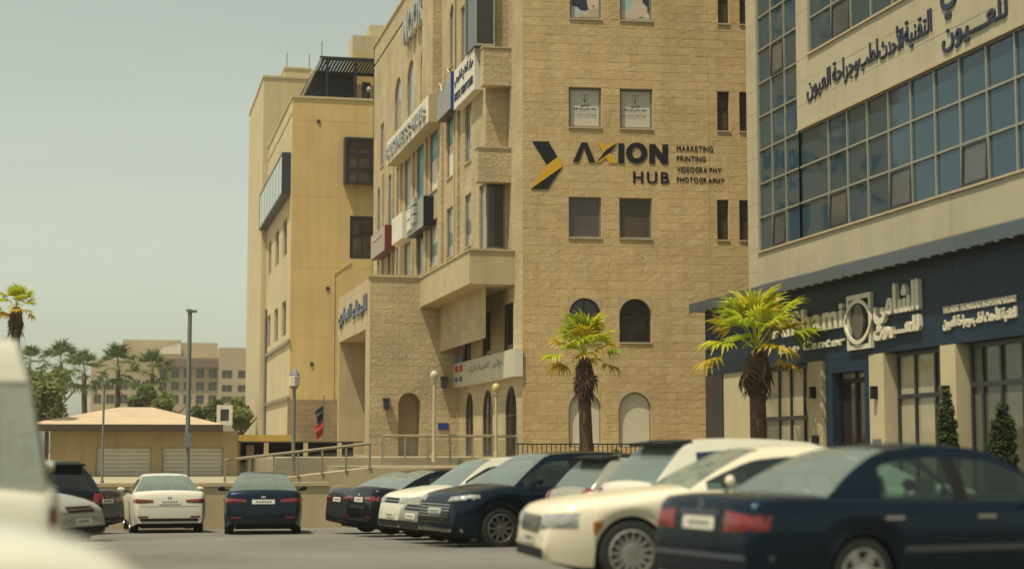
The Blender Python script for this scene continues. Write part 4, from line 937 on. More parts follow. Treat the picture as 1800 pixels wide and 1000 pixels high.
f3 = LO.moved(.5); u0, u1 = LO.hit(470, 320)[0], -YO-.5; M_SIDEP = mat('pale side glazing', (.40, .40, .34), .15, spec=.6); bay(LO, u0, u1, z_at(f3, 504, 326), z_at(f3, 504, 252), .5, 'side_bay', 0, M_SIDEP, 7)
for (pa, pb, pt_, dy, nm) in ((620, 720, 62, 9, 'stair_block'), (650, 720, 44, 11, 'stair_block')):
    fr = Fr(0, YO+dy, 1, 0)
    MB().box(fr.hit(pa, 60)[0], fr.hit(pb, 60)[0]+3, YO+dy, YO+dy+1.9, zo-.5, z_at(fr, pa, pt_)).build(nm, M_RENDER2, OC, OO)
# rooftop room and pergola
YQ = YO+4.5; FQ = Fr(0, YQ, 1, 0); xq = FQ.hit(620, 140)[0]
dh = [rect(FQ, 636, 145, 651, 190), rect(FQ, 659, 135, 700, 190)]
zqt = z_at(FQ, 640, 92)
wall_mesh(FQ, xq, xe+3, zo-.9, zqt, dh, .2).build('roof_room_wall', M_RENDER, OC, OO)
for hh in dh: window(FQ, hh, .12, OC, OO, M_PANE, M_DARKF, fw=.12)
MB().box(xq, xq+.2, YQ+.01, YQ+8, zo-.9, zqt-.01).build('roof_room_side', M_RENDER2, OC, OO)
ff = Fr(0, YO+.6, 1, 0)
pe = thing('rooftop_pergola', 'dark slatted pergola on the roof of the ochre building', 'pergola', (ff.hit(600, 150)[0], YO+2, zo)); o = pe.location.copy()
A, B = ff.hit(527, 172), ff.hit(562, 112)        # sloping dark screen seen at its left edge
xa, xb = A[0], B[0]; xc = FQ.hit(700, 100)[0]; zt1 = z_at(ff, 600, 107)
MB().prism(Fr(0, YO+4.3, 1, 0), [(xa-.1, zo-.8), (xb+.5, zo-.8), (xb+.5, zt1+.1), (xb, zt1+.1), (xa-.1, zo+.1)], -.06, 0).build('side_screen', M_BLACK, pe, o)
MB().box(xb, xc, YO+.5, YO+.66, zt1, zt1+.18).box(xb, xc, YO+4.2, YO+4.36, zt1, zt1+.18).build('beam', M_BLACK, pe, o)
sl_ = MB().box(0, .12, 0, 3.54, 0, .06).build('slat', M_BLACK, pe); n = 26
for i in range(n):
    q = sl_ if i == 0 else link('slat', sl_.data, pe)
    q.location = (xb+.05+(xc-xb-.3)*i/n-o.x, YO+.66-o.y, zt1+.10-o.z)
MB().box(xb+.51, FQ.hit(622, 140)[0], YO+4.37, YO+4.43, zo-.8, zt1+.1).build('rear_screen', M_BLACK, pe, o)
for px in (575, 625, 668):
    q = ff.hit(px, 150)[0]; MB().box(q-.06, q+.06, YO+.52, YO+.64, zo-.8, zt1).build('post', M_BLACK, pe, o)
MB().tube([(xa+.1, YO+.55, zo+.12), (xb+.1, YO+.55, zt1+.1)], .07, 6).build('brace', M_RAIL, pe, o)
lt = thing('roof_lantern', 'small black globe lantern on the ochre roof parapet', 'lamp', (ff.hit(647, 168)[0], YO+.25, zo+.12)); o = lt.location.copy()
MB().tube([(o.x, o.y, o.z), (o.x, o.y, o.z+.4)], .03, 6).build('stem', M_BLACK, lt, o); MB().lathe([(0, .38), (.12, .45), (.16, .58), (.1, .7), (0, .74)], o, n=10).build('globe', M_GREYS, lt, o, smooth=True)
# ------------------------------------------------------------------ low house, hotel and other things far left
ZH = zl-.04
YH = 62.0; FH = Fr(0, YH, 1, 0)
hx0, hx1 = FH.hit(88, 780)[0], FH.hit(418, 780)[0]; he = z_at(FH, 250, 757)
HO_ = thing('hip_roof_house', 'low beige house with a pale hipped roof and white shutters', 'house', ((hx0+hx1)/2, YH, ZH)); o = HO_.location.copy()
sh_ = [rect(FH, 168, 786, 266, 850), rect(FH, 284, 786, 392, 850)]
sh_ = [(q[0], q[1], ZH+.02, q[3], False) for q in sh_]
wall_mesh(FH, hx0, hx1, ZH, he, sh_, .2).build('wall', mat('house render', (.45, .35, .19), .9, var=.15, scale=.6, stain=.4), HO_, o)
MB().box(hx0, hx0+.2, YH+.01, YH+9, ZH, he).box(hx1-.2, hx1, YH+.01, YH+9, ZH, he).build('side_wall', M_RENDER, HO_, o)
for q in sh_:
    s = MB().fquad(FH, [(q[0], q[2]), (q[1], q[2]), (q[1], q[3]), (q[0], q[3])], -.19).build('shutter', M_WHITE, HO_, o)
    for i in range(7): z = q[2]+(q[3]-q[2])*(i+.1)/7; MB().fbox(FH, q[0]+.03, q[1]-.03, z, z+(q[3]-q[2])/7-.04, -.18, -.15).build('shutter_slat', M_WHITE, s, o)
ax, az = FH.hit(240, 740)[0], z_at(Fr(0, YH+5, 1, 0), 240, 716)
e = .8
MB().add([(hx0-e, YH-e, he+.22), (FH.hit(392, 750)[0], YH-e, he+.22), (FH.hit(392, 750)[0], YH+10, he+.22), (hx0-e, YH+10, he+.22), (ax-.6, YH+4.5, az), (ax+.6, YH+4.5, az)], [(0, 1, 5, 4), (1, 2, 5), (2, 3, 4, 5), (3, 0, 4)]).build('roof', mat('pale terracotta roof', (.47, .36, .24), .8, var=.15, scale=1, bump=.4, bscale=9), HO_, o)
MB().box(hx0-e, FH.hit(390, 750)[0], YH-e, YH-.02, he-.02, he+.2).build('eaves', mat('dark eaves timber', (.06, .04, .03), .8), HO_, o)
# kiosk with yellow fascia beside it
kx0, kx1 = FH.hit(412, 780)[0], FH.hit(640, 780)[0]; kz = z_at(FH, 450, 775)
KO = thing('canteen_building', 'dark open fronted kiosk under a long yellow fascia board', 'kiosk', (kx0+3, YH+1, ZH)); o = KO.location.copy()
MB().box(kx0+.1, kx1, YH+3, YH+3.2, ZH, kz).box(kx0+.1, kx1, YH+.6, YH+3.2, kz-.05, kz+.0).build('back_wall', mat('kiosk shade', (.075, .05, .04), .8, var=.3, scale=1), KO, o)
MB().fbox(FH, kx0+.1, FH.hit(512, 770)[0], kz, z_at(FH, 450, 764), .0, .2).build('fascia_board', mat('yellow fascia paint', (.42, .28, .05), .6, var=.1), KO, o)
for px in (420, 470, 540, 600): q = FH.hit(px, 800)[0]; MB().box(q-.08, q+.08, YH+.5, YH+.66, ZH, kz-.051).build('post', M_SMOOTH, KO, o)
MB().box(kx0+.5, FH.hit(450, 800)[0], YH+1.0, YH+1.6, ZH, ZH+1.1).build('counter', M_SMOOTH, KO, o)
# advertising board on the house roof edge
bx = FH.hit(394, 735); bo = thing('roof_board', 'small dark display board in a pale frame above the eaves', 'board', (bx[0], YH-.3, he+.2)); o = bo.location.copy()
w, hh = 13/48, z_at(FH, 394, 712)-he-.2
MB().ring(Fr(0, YH-.3, 1, 0), [(bx[0]-w, he+.2), (bx[0]+w, he+.2), (bx[0]+w, he+.2+hh), (bx[0]-w, he+.2+hh)], [(bx[0]-w+.12, he+.35), (bx[0]+w-.12, he+.35), (bx[0]+w-.12, he+.05+hh), (bx[0]-w+.12, he+.05+hh)], -.15, .05).build('frame', M_WHITE, bo, o)
MB().box(bx[0]-w+.1, bx[0]+w-.1, YH-.27, YH-.17, he+.3, he+.1+hh).build('panel', mat('display panel', (.06, .065, .065), .4), bo, o)
# far hotel: wings with rows of windows
YX = 270.0; FX = Fr(0, YX, 1, 0)
hz0 = -1.2
HT = thing('hotel_building', 'distant beige hotel with rows of blue balcony windows beyond the palms', 'building', (FX.hit(330, 700)[0], YX, hz0)); o = HT.location.copy()
M_HW = mat('hotel stone', (.40, .32, .205), .9, var=.1, scale=.15); M_HW2 = mat('hotel roof band', (.17, .125, .10), .9); M_HG = mat('hotel glazing', (.13, .16, .165), .2, var=.2, scale=.2)
def wing(p0, p1, top, dy, rows_, nwin):
    f = Fr(0, YX+dy, 1, 0); a, b = f.hit(p0, 650)[0], f.hit(p1, 650)[0]; z1 = z_at(f, 330, top)
    hs_ = []
    for (ta_, tb_) in rows_:
        for i in range(nwin):
            c = a+(b-a)*(i+.18)/nwin; d = a+(b-a)*(i+.82)/nwin; hs_.append((c, d, z_at(f, 330, tb_), z_at(f, 330, ta_), False))
    wall_mesh(f, a, b, hz0, z1, hs_, .8).build('wall', M_HW, HT, o)
    for q in hs_:
        wn = MB().fquad(f, [(q[0], q[2]), (q[1], q[2]), (q[1], q[3]), (q[0], q[3])], -.7).build('window', M_HG, HT, o)
        MB().fbox(f, (q[0]+q[1])/2-.06, (q[0]+q[1])/2+.06, q[2], q[3], -.69, -.6).build('mullion', M_HW, wn, o)
    MB().box(a, b, YX+dy+.9, YX+dy+14, z1-.6, z1).build('roof', M_HW, HT, o)
    MB().box(a, a+.5, YX+dy+.02, YX+dy+14, hz0, z1-.61).build('end_wall', M_HW, HT, o)
wing(160, 275, 632, 2, ((668, 686), (694, 710)), 5)
wing(275, 385, 627, 0, ((648, 664), (671, 686), (694, 710)), 5)
wing(385, 442, 610, -2, ((650, 664), (676, 688), (696, 708)), 2)
wing(215, 318, 598, 6, (), 1); wing(318, 382, 602, 5, (), 1)
f = Fr(0, YX-.6, 1, 0); MB().box(f.hit(275, 630)[0], f.hit(385, 630)[0], YX-.9, YX+.5, z_at(f, 330, 645), z_at(f, 330, 630)).build('roof_band', M_HW2, HT, o)
# white canopy sail on the hotel roof
f = Fr(0, YX+3, 1, 0); MB().prism(f, [f.hit(245, 622), f.hit(318, 622), f.hit(318, 603)], -2, 0).build('roof_canopy', M_WHITE, HT, o)

# ------------------------------------------------------------------ poles, lamps, flag
def pole(name, label, px, y0, y1, r, yy, parts):
    f = Fr(0, yy, 1, 0); x = f.hit(px, (y0+y1)/2)[0]; z1 = z_at(f, px, y0); z0 = z_at(f, px, y1)
    t = thing(name, label, 'pole' if name.endswith('pole') else 'street lamp', (x, yy, z0)); o = t.location.copy()
    MB().tube([(x, yy, z0), (x, yy, z0+.3), (x, yy, z0+.31), (x, yy, z1)], [r*1.5, r*1.5, r, r*.85], 12).build('post', parts, t, o, smooth=True)
    return t, o, x, z0, z1
t, o, x, z0, z1 = pole('metal_pole', 'tall grey metal pole with a small camera at its top behind the white sedan', 331, 548, 862, .07, 48.6, M_POLE)
MB().box(x-.10, x+.06, 48.52, 48.68, z1-.002, z1+.07).box(x+.06, x+.2, 48.55, 48.65, z1-.02, z1+.05).build('camera', M_POLE, t, o)
MB().box(x-.09, x+.09, 48.48, 48.53, z0+1.2, z0+1.6).build('cabinet', M_POLE, t, o)
t, o, x, z0, z1 = pole('slim_pole', 'slim grey pole in front of the hip roofed house', 181, 676, 862, .035, 50, M_POLE)
MB().box(x-.06, x+.06, 49.95, 50.05, z1, z1+.12).build('cap', M_POLE, t, o)
for i, (px, y0, yy, lab) in enumerate(((516, 684, 50.4, 'lantern lamp post behind the dark sedan by the ochre building'), (763, 668, 53.2, 'cream lamp post with a pale globe in front of the entrance block'), (872, 690, 53.3, 'cream lamp post right beside the small arched clinic doors'))):
    t, o, x, z0, z1 = pole('street_lamp', lab, px, y0, 850 if i == 0 else 812, .05 if i else .06, yy, M_POLE if i == 0 else M_LAMPP)
    if i == 0:
        MB().lathe([(.05, 0), (.13, .05), (.16, .42), (.10, .52), (.02, .6)], (x, yy, z1), n=6).build('lantern', M_POLE, t, o)
        MB().lathe([(.10, .08), (.145, .1), (.165, .38), (.1, .4)], (x, yy-.03, z1), n=8).build('lantern_glass', M_CREAM, t, o)
    else:
        MB().lathe([(0, 0), (.09, .02), (.14, .12), (.125, .22), (.06, .29), (0, .31)], (x, yy, z1), n=14).build('globe', mat('aged globe', (.40, .37, .28), .4) if i == 1 else mat('yellowed globe', (.42, .36, .15), .4), t, o, smooth=True)
        MB().lathe([(.05, -.08), (.10, -.02), (.06, .02)], (x, yy, z1), n=10).build('collar', M_LAMPP, t, o)
fq = Fr(0, 70, 1, 0); fx = fq.hit(569, 740)[0]
fl = thing('flag', 'small red and black flag on a thin staff beside the ochre building', 'flag', (fx, 70, zl)); o = fl.location.copy()
MB().tube([(fx, 70, zl), (fx, 70, z_at(fq, 569, 694))], .025, 6).build('staff', M_POLE, fl, o)
za, zb2 = z_at(fq, 567, 765), z_at(fq, 567, 712)
for nm, q0, q1, mm in (('cloth_black', .5, 1, M_BLACK), ('cloth_red', 0, .5, mat('red flag cloth', (.30, .02, .02), .8))):
    m = MB(); n = 5
    for i in range(n+1):
        z = za+(zb2-za)*(q0+(q1-q0)*i/n); b = .05*math.sin(i*1.7); m.v += [(fx-.02, 70+b*.3, z), (fx-.28-.1*(1-q0)*.5+.05*math.sin(i), 70+b, z-.25)]
    m.f = [(2*i, 2*i+1, 2*i+3, 2*i+2) for i in range(n)]; m.build(nm, mm, fl, o)
for i, (px, py) in enumerate(((678, 710), (779, 672))):
    p = YE.hit(px, py); t = thing('wall_lantern', ('dark wall lantern on the front of the entrance block' if i == 0 else 'small dark lamp on the wall below the balcony'), 'lamp', YE.p(p[0], p[1])); o = t.location.copy()
    MB().fbox(YE, p[0]-.1, p[0]+.1, p[1]-.22, p[1]+.16, .06, .25).fbox(YE, p[0]-.13, p[0]+.13, p[1]+.165, p[1]+.22, .0, .28).build('body', M_DARKF, t, o)
p = YE.hit(779, 749); t = tag(MB().fbox(YE, p[0]-.2, p[0]+.2, p[1]-.12, p[1]+.12, .003, .04).build('wall_plaque', M_BLUE, None), 'small blue plaque on the wall left of the arched doors', 'plaque')
# white parked vans seen through the ramp railing (only their flat tops show)
# ------------------------------------------------------------------ plants
def frond_mesh(rng, nl=16, pet=.85, ll=.72):
    """fan palm leaf: stalk along +x, then a pleated fan of pointed leaflets that droop at the tips"""
    m = MB(); m.add([(0, -.02, 0), (0, .02, 0), (pet, .012, .06), (pet, -.012, .06)], [(0, 1, 2, 3)])
    for i in range(nl):
        a = math.radians(-82+164*i/(nl-1))+rng.uniform(-.04, .04); L = ll*(.80+.25*math.cos(a))*rng.uniform(.85, 1.08)
        d = Vector((math.cos(a), math.sin(a), 0)); s = Vector((-math.sin(a), math.cos(a), 0)); c = Vector((pet, 0, .06)); w = .045
        dr = rng.uniform(.10, .36)
        p1 = c+d*L*.5; p2 = c+d*L*.8-Vector((0, 0, dr*.35)); p3 = c+d*L-Vector((0, 0, dr))
        up = Vector((0, 0, .03))
        m.add([c, p1+s*w+up, p1-Vector((0, 0, .015)), p1-s*w+up, p2+s*w*.6, p2-s*w*.6, p3], [(0, 2, 1), (0, 3, 2), (1, 2, 4), (2, 3, 5), (2, 5, 4), (4, 5, 6)])
    me = bpy.data.meshes.new('frond'); me.from_pydata([tuple(v) for v in m.v], [], m.f); me.update(); return me
FRG = [frond_mesh(random.Random(i)) for i in range(5)]
for q in FRG: q.materials.append(M_FROND)
FRY = []
for i in range(2): q = frond_mesh(random.Random(20+i)); q.materials.append(M_FRONDY); FRY.append(q)
FRD = []
for i in range(2): q = frond_mesh(random.Random(30+i), 11, .45, .7); q.materials.append(M_DEAD); FRD.append(q)
FRF = []
for i in range(3): q = frond_mesh(random.Random(70+i), 13); q.materials.append(M_FARP); FRF.append(q)
def palm(label, px, yy, py_top, py_skirt, z0, rad, rng, lean=0, nf=30, skirt=True, el0=-25, el1=88, trunk_r=.15, group=None, far=False):
    f = Fr(0, yy, 1, 0); x = f.hit(px, py_top)[0]; zt = z_at(f, px, py_top); zsk = z_at(f, px, py_skirt)
    t = thing('fan_palm', label, 'palm tree', (x+lean, yy, z0), 0, group); o = t.location.copy()
    pts = [(x+lean*(1-k)**1.5, yy, z0+(zt-z0)*k) for k in (0, .15, .35, .6, .85, 1)]
    rr = [trunk_r*1.25, trunk_r*1.05, trunk_r, trunk_r*.95, trunk_r*.95, trunk_r*.7]
    MB().tube(pts, rr, 12).build('trunk', M_TRUNK, t, o, smooth=True)
    if skirt:
        sk = MB(); h = zt-zsk; n = 14
        prof = [(trunk_r*.9, zsk-.08-z0), (trunk_r*1.25, zsk+.15*h-z0), (trunk_r*1.5, zsk+.35*h-z0), (trunk_r*1.35, zsk+.65*h-z0), (trunk_r*.9, zsk+.95*h-z0)]
        sk.lathe([(r*1.0, z) for r, z in prof], (x, yy, z0), n=n); V = []
        for v in sk.v: k = rng.uniform(.85, 1.18); V.append((x+(v[0]-x)*k, yy+(v[1]-yy)*k, v[2]+rng.uniform(-.05, .05)))
        sk.v = V
        for i in range(420):     # shaggy boot stubs
            a = rng.uniform(0, 2*PI); kz = rng.random(); r = trunk_r*(1.55-.65*kz**1.5); z = zsk+h*kz; d = Vector((math.cos(a), math.sin(a), 0)); s = Vector((-d.y, d.x, 0))
            p = Vector((x, yy, z))+d*r*.8; sk.add([p+s*.03, p-s*.03, p+d*rng.uniform(.05, .20)+Vector((0, 0, rng.uniform(-.40, .10)))], [(0, 1, 2)])
        sk.build('dead_skirt', M_DEAD, t, o)
    for i in range(nf):
        k = i/(nf-1); el = math.radians(el0+(el1-el0)*k**.8+rng.uniform(-8, 8)); az = i*2.39996+rng.uniform(-.25, .25)
        src = FRY if k < .10 or rng.random() < .14 else FRG
        if far: src = FRF
        sc = rad/1.5*rng.uniform(.85, 1.1)*(1-.12*k)
        link('frond', rng.choice(src), t, Vector((x, yy, zt-.05+.1*k))-o, (rng.uniform(-.35, .35), -el, az), (sc, sc, sc))
    if skirt:
        for i in range(3):
            az = rng.uniform(0, 2*PI); sc = rad/1.5*.8; link('dry_frond', rng.choice(FRD), t, Vector((x, yy, zt-.25))-o, (rng.uniform(-.3, .3), math.radians(rng.uniform(50, 80)), az), (sc, sc, sc))
    return t
palm('young fan palm in front of the blank stone wall and arched windows', 1026, 47.5, 628, 700, .2, 1.42, random.Random(11), lean=.12, nf=26, trunk_r=.19, el0=-18)
palm('taller ragged fan palm in front of the dark shop fascia', 1330, 41.5, 612, 690, -.28, 1.75, random.Random(15), lean=.05, nf=24, trunk_r=.22, el0=-18)
palm('lone fan palm whose crown rises at the left edge above the white van', 29, 62, 540, 585, -.4, .85, random.Random(13), nf=24, trunk_r=.17)
for i, (px, py, yy, rd, lab) in enumerate(((107, 632, 140, 2.2, 'leftmost of the far palms above the hip roof'), (148, 648, 130, 2.1, 'second far palm from the left with a leaning pale trunk'), (208, 640, 135, 2.2, 'far palm over the ridge of the hip roof'), (268, 648, 132, 2.1, 'rightmost far palm in front of the hotel'), (52, 636, 150, 2.0, 'far palm beside the white van roof'))):
    palm(lab, px, yy, py+8, py+30, -1.2, rd, random.Random(40+i), lean=.4 if i == 1 else 0, nf=24, skirt=False, el0=-55, trunk_r=.22, group='far palms', far=True)
def leafy(name, label, cat, base, shapes, m, n, leaf, rng, trunk=None, group=None):
    """crown of many small leaf faces spread through overlapping clumps"""
    t = thing(name, label, cat, base, 0, group); o = Vector(base); mb = MB()
    tot = sum(s[3]*s[4]*s[5] for s in shapes)
    for (cx, cy, cz, rx, ry, rz) in shapes:
        for i in range(max(10, int(n*rx*ry*rz/tot))):
            d = Vector((rng.gauss(0, 1), rng.gauss(0, 1), rng.gauss(0, 1))).normalized()*(rng.random()**.45)
            p = Vector((cx+d.x*rx, cy+d.y*ry, cz+d.z*rz)); a = Vector((rng.gauss(0, 1), rng.gauss(0, 1), rng.gauss(0, 1))).normalized(); b = a.orthogonal().normalized(); s = leaf*rng.uniform(.6, 1.3)
            mb.add([p-a*s, p+b*s*.5, p+a*s, p-b*s*.5], [(0, 1, 2, 3)])
    mb.build('crown', m, t, o)
    if trunk:
        tb = MB().tube([o, o+Vector((0, 0, trunk[0]*.6)), o+Vector((.05, 0, trunk[0]))], [trunk[1], trunk[1]*.8, trunk[1]*.5], 8)
        for i in range(4):
            a = i*1.6; q = o+Vector((0, 0, trunk[0]*.7)); tb.tube([q, q+Vector((math.cos(a), math.sin(a), 1.2))*trunk[0]*.3], [trunk[1]*.5, trunk[1]*.2], 5)
        tb.build('trunk', M_TRUNK, t, o, smooth=True)
    return t
# clipped cypresses by the shop
for i, (px, py0, py1, w, yy) in enumerate(((1666, 688, 800, 15, 32.4), (1761, 708, 830, 20, 30.0))):
    f = Fr(0, yy, 1, 0); x = f.hit(px, 740)[0]; z1 = z_at(f, px, py0); z0 = -.28; s = yy/3000*1.35*w
    H = z1-z0; rng = random.Random(60+i); sh = []
    for k in range(9):
        q = k/8; sh.append((x+rng.uniform(-.03, .03), yy+rng.uniform(-.03, .03), z0+.35+(H-.5)*q, s*(1.12-.62*q**6), s*(1.12-.62*q**6), (H-.4)/10))
    t = leafy('clipped_cypress', ('slim' if i == 0 else 'bushier') + ' clipped cypress standing before the shop glass', 'shrub', (x, yy, z0), sh, M_CYP, 9000, .045, rng, (H*.5, .04))
    MB().lathe([(0, .0), (.20, 0), (.26, .38), (.22, .38), (.21, .33), (0, .33)], (x, yy, z0), n=16).build('planter', M_SMOOTH, t, Vector((x, yy, z0)), smooth=True)
# trees far left
def blob(rng, c, r, n): return [(c[0]+rng.gauss(0, r*.5), c[1]+rng.gauss(0, r*.4), c[2]+rng.gauss(0, r*.32), r*rng.uniform(.4, .6), r*rng.uniform(.4, .6), r*rng.uniform(.35, .5)) for _ in range(n)]
for i, (px, py, yy, r, lab) in enumerate(((84, 690, 105, 1.7, 'broad green tree left of the far palms'), (258, 698, 125, 1.3, 'round tree in front of the hotel'), (292, 712, 120, 1.0, 'low bush tree right of the round tree'), (368, 728, 115, .9, 'dark tree left of the roof board'), (424, 728, 110, 1.0, 'dark tree at the corner of the ochre building'), (58, 715, 100, 1.6, 'lower green tree beside the white van'))):
    f = Fr(0, yy, 1, 0); q = f.hit(px, py); rng = random.Random(80+i)
    leafy('leafy_tree', lab, 'tree', (q[0], yy, -1.2), blob(rng, (q[0], yy, q[1]), r, 9), M_LEAF, 2600, .17, rng, (q[1]+1.2, .16))
for i, px in enumerate((1003, 1085, 1160, 1212)):
    f = Fr(0, 52.4, 1, 0); q = f.hit(px, 788); rng = random.Random(100+i)
    leafy('low_shrub', ('leftmost small shrub', 'small shrub below the right blind arch', 'small shrub right of the blind arches', 'rightmost small shrub')[i]+' at the foot of the stone front', 'shrub', (q[0], 52.4, ZP-.25), blob(rng, (q[0], 52.4, ZP-.02), .28, 6), M_LEAF, 420, .05, rng)
# ------------------------------------------------------------------ cars
def pchip(pts):
    xs = [p[0] for p in pts]; ys = [p[1] for p in pts]; n = len(xs); h = [xs[i+1]-xs[i] for i in range(n-1)]; d = [(ys[i+1]-ys[i])/h[i] for i in range(n-1)]
    m = [d[0]]+[0 if d[i-1]*d[i] <= 0 else 2*d[i-1]*d[i]/(d[i-1]+d[i]) for i in range(1, n-1)]+[d[-1]]
    def f(x):
        if x <= xs[0]: return ys[0]
        if x >= xs[-1]: return ys[-1]
        i = max(j for j in range(n-1) if xs[j] <= x); t = (x-xs[i])/h[i]
        return ys[i]*(1+2*t)*(1-t)**2+h[i]*m[i]*t*(1-t)**2+ys[i+1]*t*t*(3-2*t)+h[i]*m[i+1]*t*t*(t-1)
    return f
M_TYRE = mat('tyre rubber', (.018, .018, .018), .85)
M_RIM = mat('silver alloy', (.42, .41, .37), .35, .7)
M_RIMD = mat('grey alloy', (.20, .20, .19), .35, .7)
M_WELL = mat('wheel well', (.006, .006, .006), .95)
M_TRIMB = mat('black trim', (.008, .008, .009), .6, spec=.2)
M_CHROME = mat('chrome trim', (.60, .60, .55), .12, 1)
M_TAIL = mat('red tail lamp', (.17, .007, .009), .15, coat=.8)
M_TAILD = mat('dark red tail lamp', (.10, .006, .008), .15, coat=.8)
M_HEAD = mat('headlamp lens', (.34, .35, .32), .08, .2, coat=1, var=.4, scale=14)
M_AMBER = mat('amber marker', (.42, .12, .01), .2, coat=.6)
M_PLATE = mat('number plate', (.62, .60, .50), .5)
M_SEAT = mat('seat cloth', (.05, .048, .042), .9, var=.2, scale=8)
M_SEATL = mat('pale seat cover', (.42, .40, .30), .9, var=.2, scale=5)
M_CGL = mat_glass('car window', (.33, .45, .44), .03, (.36, .46, .42))
M_CGLW = mat_glass('dusty sky sheen windscreen', (.42, .52, .49), .24, (.40, .48, .43))  # dust film tinted teal, painting the sky's reflection into the glass
M_CGLD = mat_glass('dark privacy glass', (.10, .12, .12), .03, (.3, .3, .3))
def paint(name, col, metal=.0, rough=.32): return mat(name, col, rough, metal, coat=.5, spec=.05, var=.05, scale=2)
P_NAVY = paint('navy car paint', (.0022, .012, .026), .55, .26); P_WHITE = paint('cream white car paint', (.68, .62, .47)); P_BLACK = paint('black car paint', (.003, .004, .008))
P_BLUE = paint('blue black car paint', (.003, .012, .026), .6); P_SILVER = paint('silver car paint', (.36, .345, .28), .35); P_GREY = paint('warm grey car paint', (.27, .25, .19), .3)
P_BRIGHT = paint('bright blue car paint', (.02, .07, .26)); P_WHT2 = paint('white car paint', (.58, .56, .46)); P_DGREY = paint('dark grey car paint', (.035, .037, .042), .2)
SPEC = {
 'saloon': dict(L=4.80, W=1.80, H=1.44, fo=.84, wb=2.83, R=.320, cowl=1.30, rs=2.12, re=3.20, rb=4.02, tb=2.55, tc=3.42, shear=.45, roofw=.66,
    top=[(0, .50), (.03, .60), (.10, .67), (.30, .74), (.8, .86), (1.35, .94), (2, .955), (3.4, .97), (4.05, .985), (4.55, .985), (4.72, .955), (4.775, .84), (4.80, .62)]),
 'big_saloon': dict(L=5.04, W=1.90, H=1.49, fo=.92, wb=3.05, R=.355, cowl=1.55, rs=2.45, re=3.50, rb=4.35, tb=2.85, tc=3.75, shear=.4, roofw=.66,
    top=[(0, .50), (.02, .62), (.06, .76), (.16, .84), (.4, .89), (1.0, .965), (1.6, 1.02), (2.4, 1.03), (4.3, 1.06), (4.8, 1.03), (4.97, .95), (5.04, .62)]),
 'suv': dict(L=4.50, W=1.84, H=1.64, fo=.84, wb=2.67, R=.350, cowl=1.10, rs=1.95, re=3.75, rb=4.36, tb=2.35, tc=3.75, shear=.25, roofw=.70,
    top=[(0, .50), (.02, .66), (.07, .82), (.18, .91), (.45, .98), (1.1, 1.06), (2, 1.06), (4.1, 1.09), (4.36, 1.06), (4.45, .95), (4.50, .60)]),
 'hatch': dict(L=4.20, W=1.77, H=1.52, fo=.85, wb=2.58, R=.315, cowl=1.05, rs=1.85, re=3.50, rb=4.02, tb=2.25, tc=3.5, shear=.25, roofw=.69,
    top=[(0, .46), (.03, .60), (.10, .72), (.3, .82), (1.05, .96), (2, .98), (3.8, 1.0), (4.05, .97), (4.16, .86), (4.20, .58)]),
 'sedan': dict(L=4.62, W=1.82, H=1.46, fo=.88, wb=2.70, R=.320, cowl=1.15, rs=2.0, re=3.05, rb=3.98, tb=2.4, tc=3.3, shear=.5, roofw=.66,
    top=[(0, .48), (.03, .60), (.10, .70), (.3, .78), (.8, .88), (1.2, .95), (2, .97), (3.3, .99), (4.0, 1.03), (4.4, 1.06), (4.52, 1.03), (4.59, .86), (4.62, .6)]),
 'van': dict(L=4.90, W=1.92, H=2.22, fo=.90, wb=3.0, R=.340, cowl=.95, rs=1.80, re=4.45, rb=4.80, tb=2.4, tc=4.0, shear=.1, roofw=.72,
    top=[(0, .50), (.03, .72), (.12, .90), (.4, 1.02), (.95, 1.14), (2, 1.15), (4.5, 1.15), (4.76, 1.12), (4.86, .95), (4.90, .6)]),
}
_wheels = {}
def wheel_meshes(R, style):
    if (R, style) in _wheels: return _wheels[(R, style)]
    w = .21; rr = R*.70
    ty = MB().lathe([(R*.66, -w/2+.015), (R*.84, -w/2), (R*.95, -w/2+.012), (R, -w/2+.04), (R, w/2-.04), (R*.95, w/2-.012), (R*.84, w/2), (R*.66, w/2-.015)], axis='y', n=32, closed=True)
    n, wid, hub = {'ten': (10, .030, .06), 'many': (15, .024, .12), 'six': (6, .056, .10), 'five': (5, .06, .07)}[style]
    rm = MB().lathe([(rr*.97, w/2-.03), (rr*1.0, w/2-.012), (rr*.93, w/2-.005), (rr*.88, w/2-.03), (rr*.88, -.02)], axis='y', n=32)
    rm.lathe([(0, w/2-.020), (hub*.5, w/2-.016), (hub, w/2-.03), (hub, w/2-.08)], axis='y', n=16)
    for i in range(n):
        a = 2*PI*i/n; c, s = math.cos(a), math.sin(a)
        def q(r, k, h): return (r*c-k*s, h, r*s+k*c)
        r0, r1 = hub*.8, rr*.92; y1, y0 = w/2-.026, w/2-.07
        rm.hexa([q(r0, -wid, y0), q(r1, -wid*.75, y0+.02), q(r1, wid*.75, y0+.02), q(r0, wid, y0), q(r0, -wid, y1), q(r1, -wid*.75, y1+.012), q(r1, wid*.75, y1+.012), q(r0, wid, y1)])
    bk = MB().lathe([(0, .0), (rr*.9, 0), (rr*.9, -.03), (0, -.03)], axis='y', n=24)
    out = []
    for m, nm, mt, sm in ((ty, 'tyre', M_TYRE, True), (rm, 'rim', M_RIMD if style == 'ten' else M_RIM, True), (bk, 'brake_disc', M_WELL, False)):
        me = bpy.data.meshes.new(nm); me.from_pydata([tuple(v) for v in m.v], [], m.f); me.update(); me.materials.append(mt)
        if sm: me.shade_smooth(); me.set_sharp_from_angle(angle=.7)
        out.append(me)
    _wheels[(R, style)] = out; return out
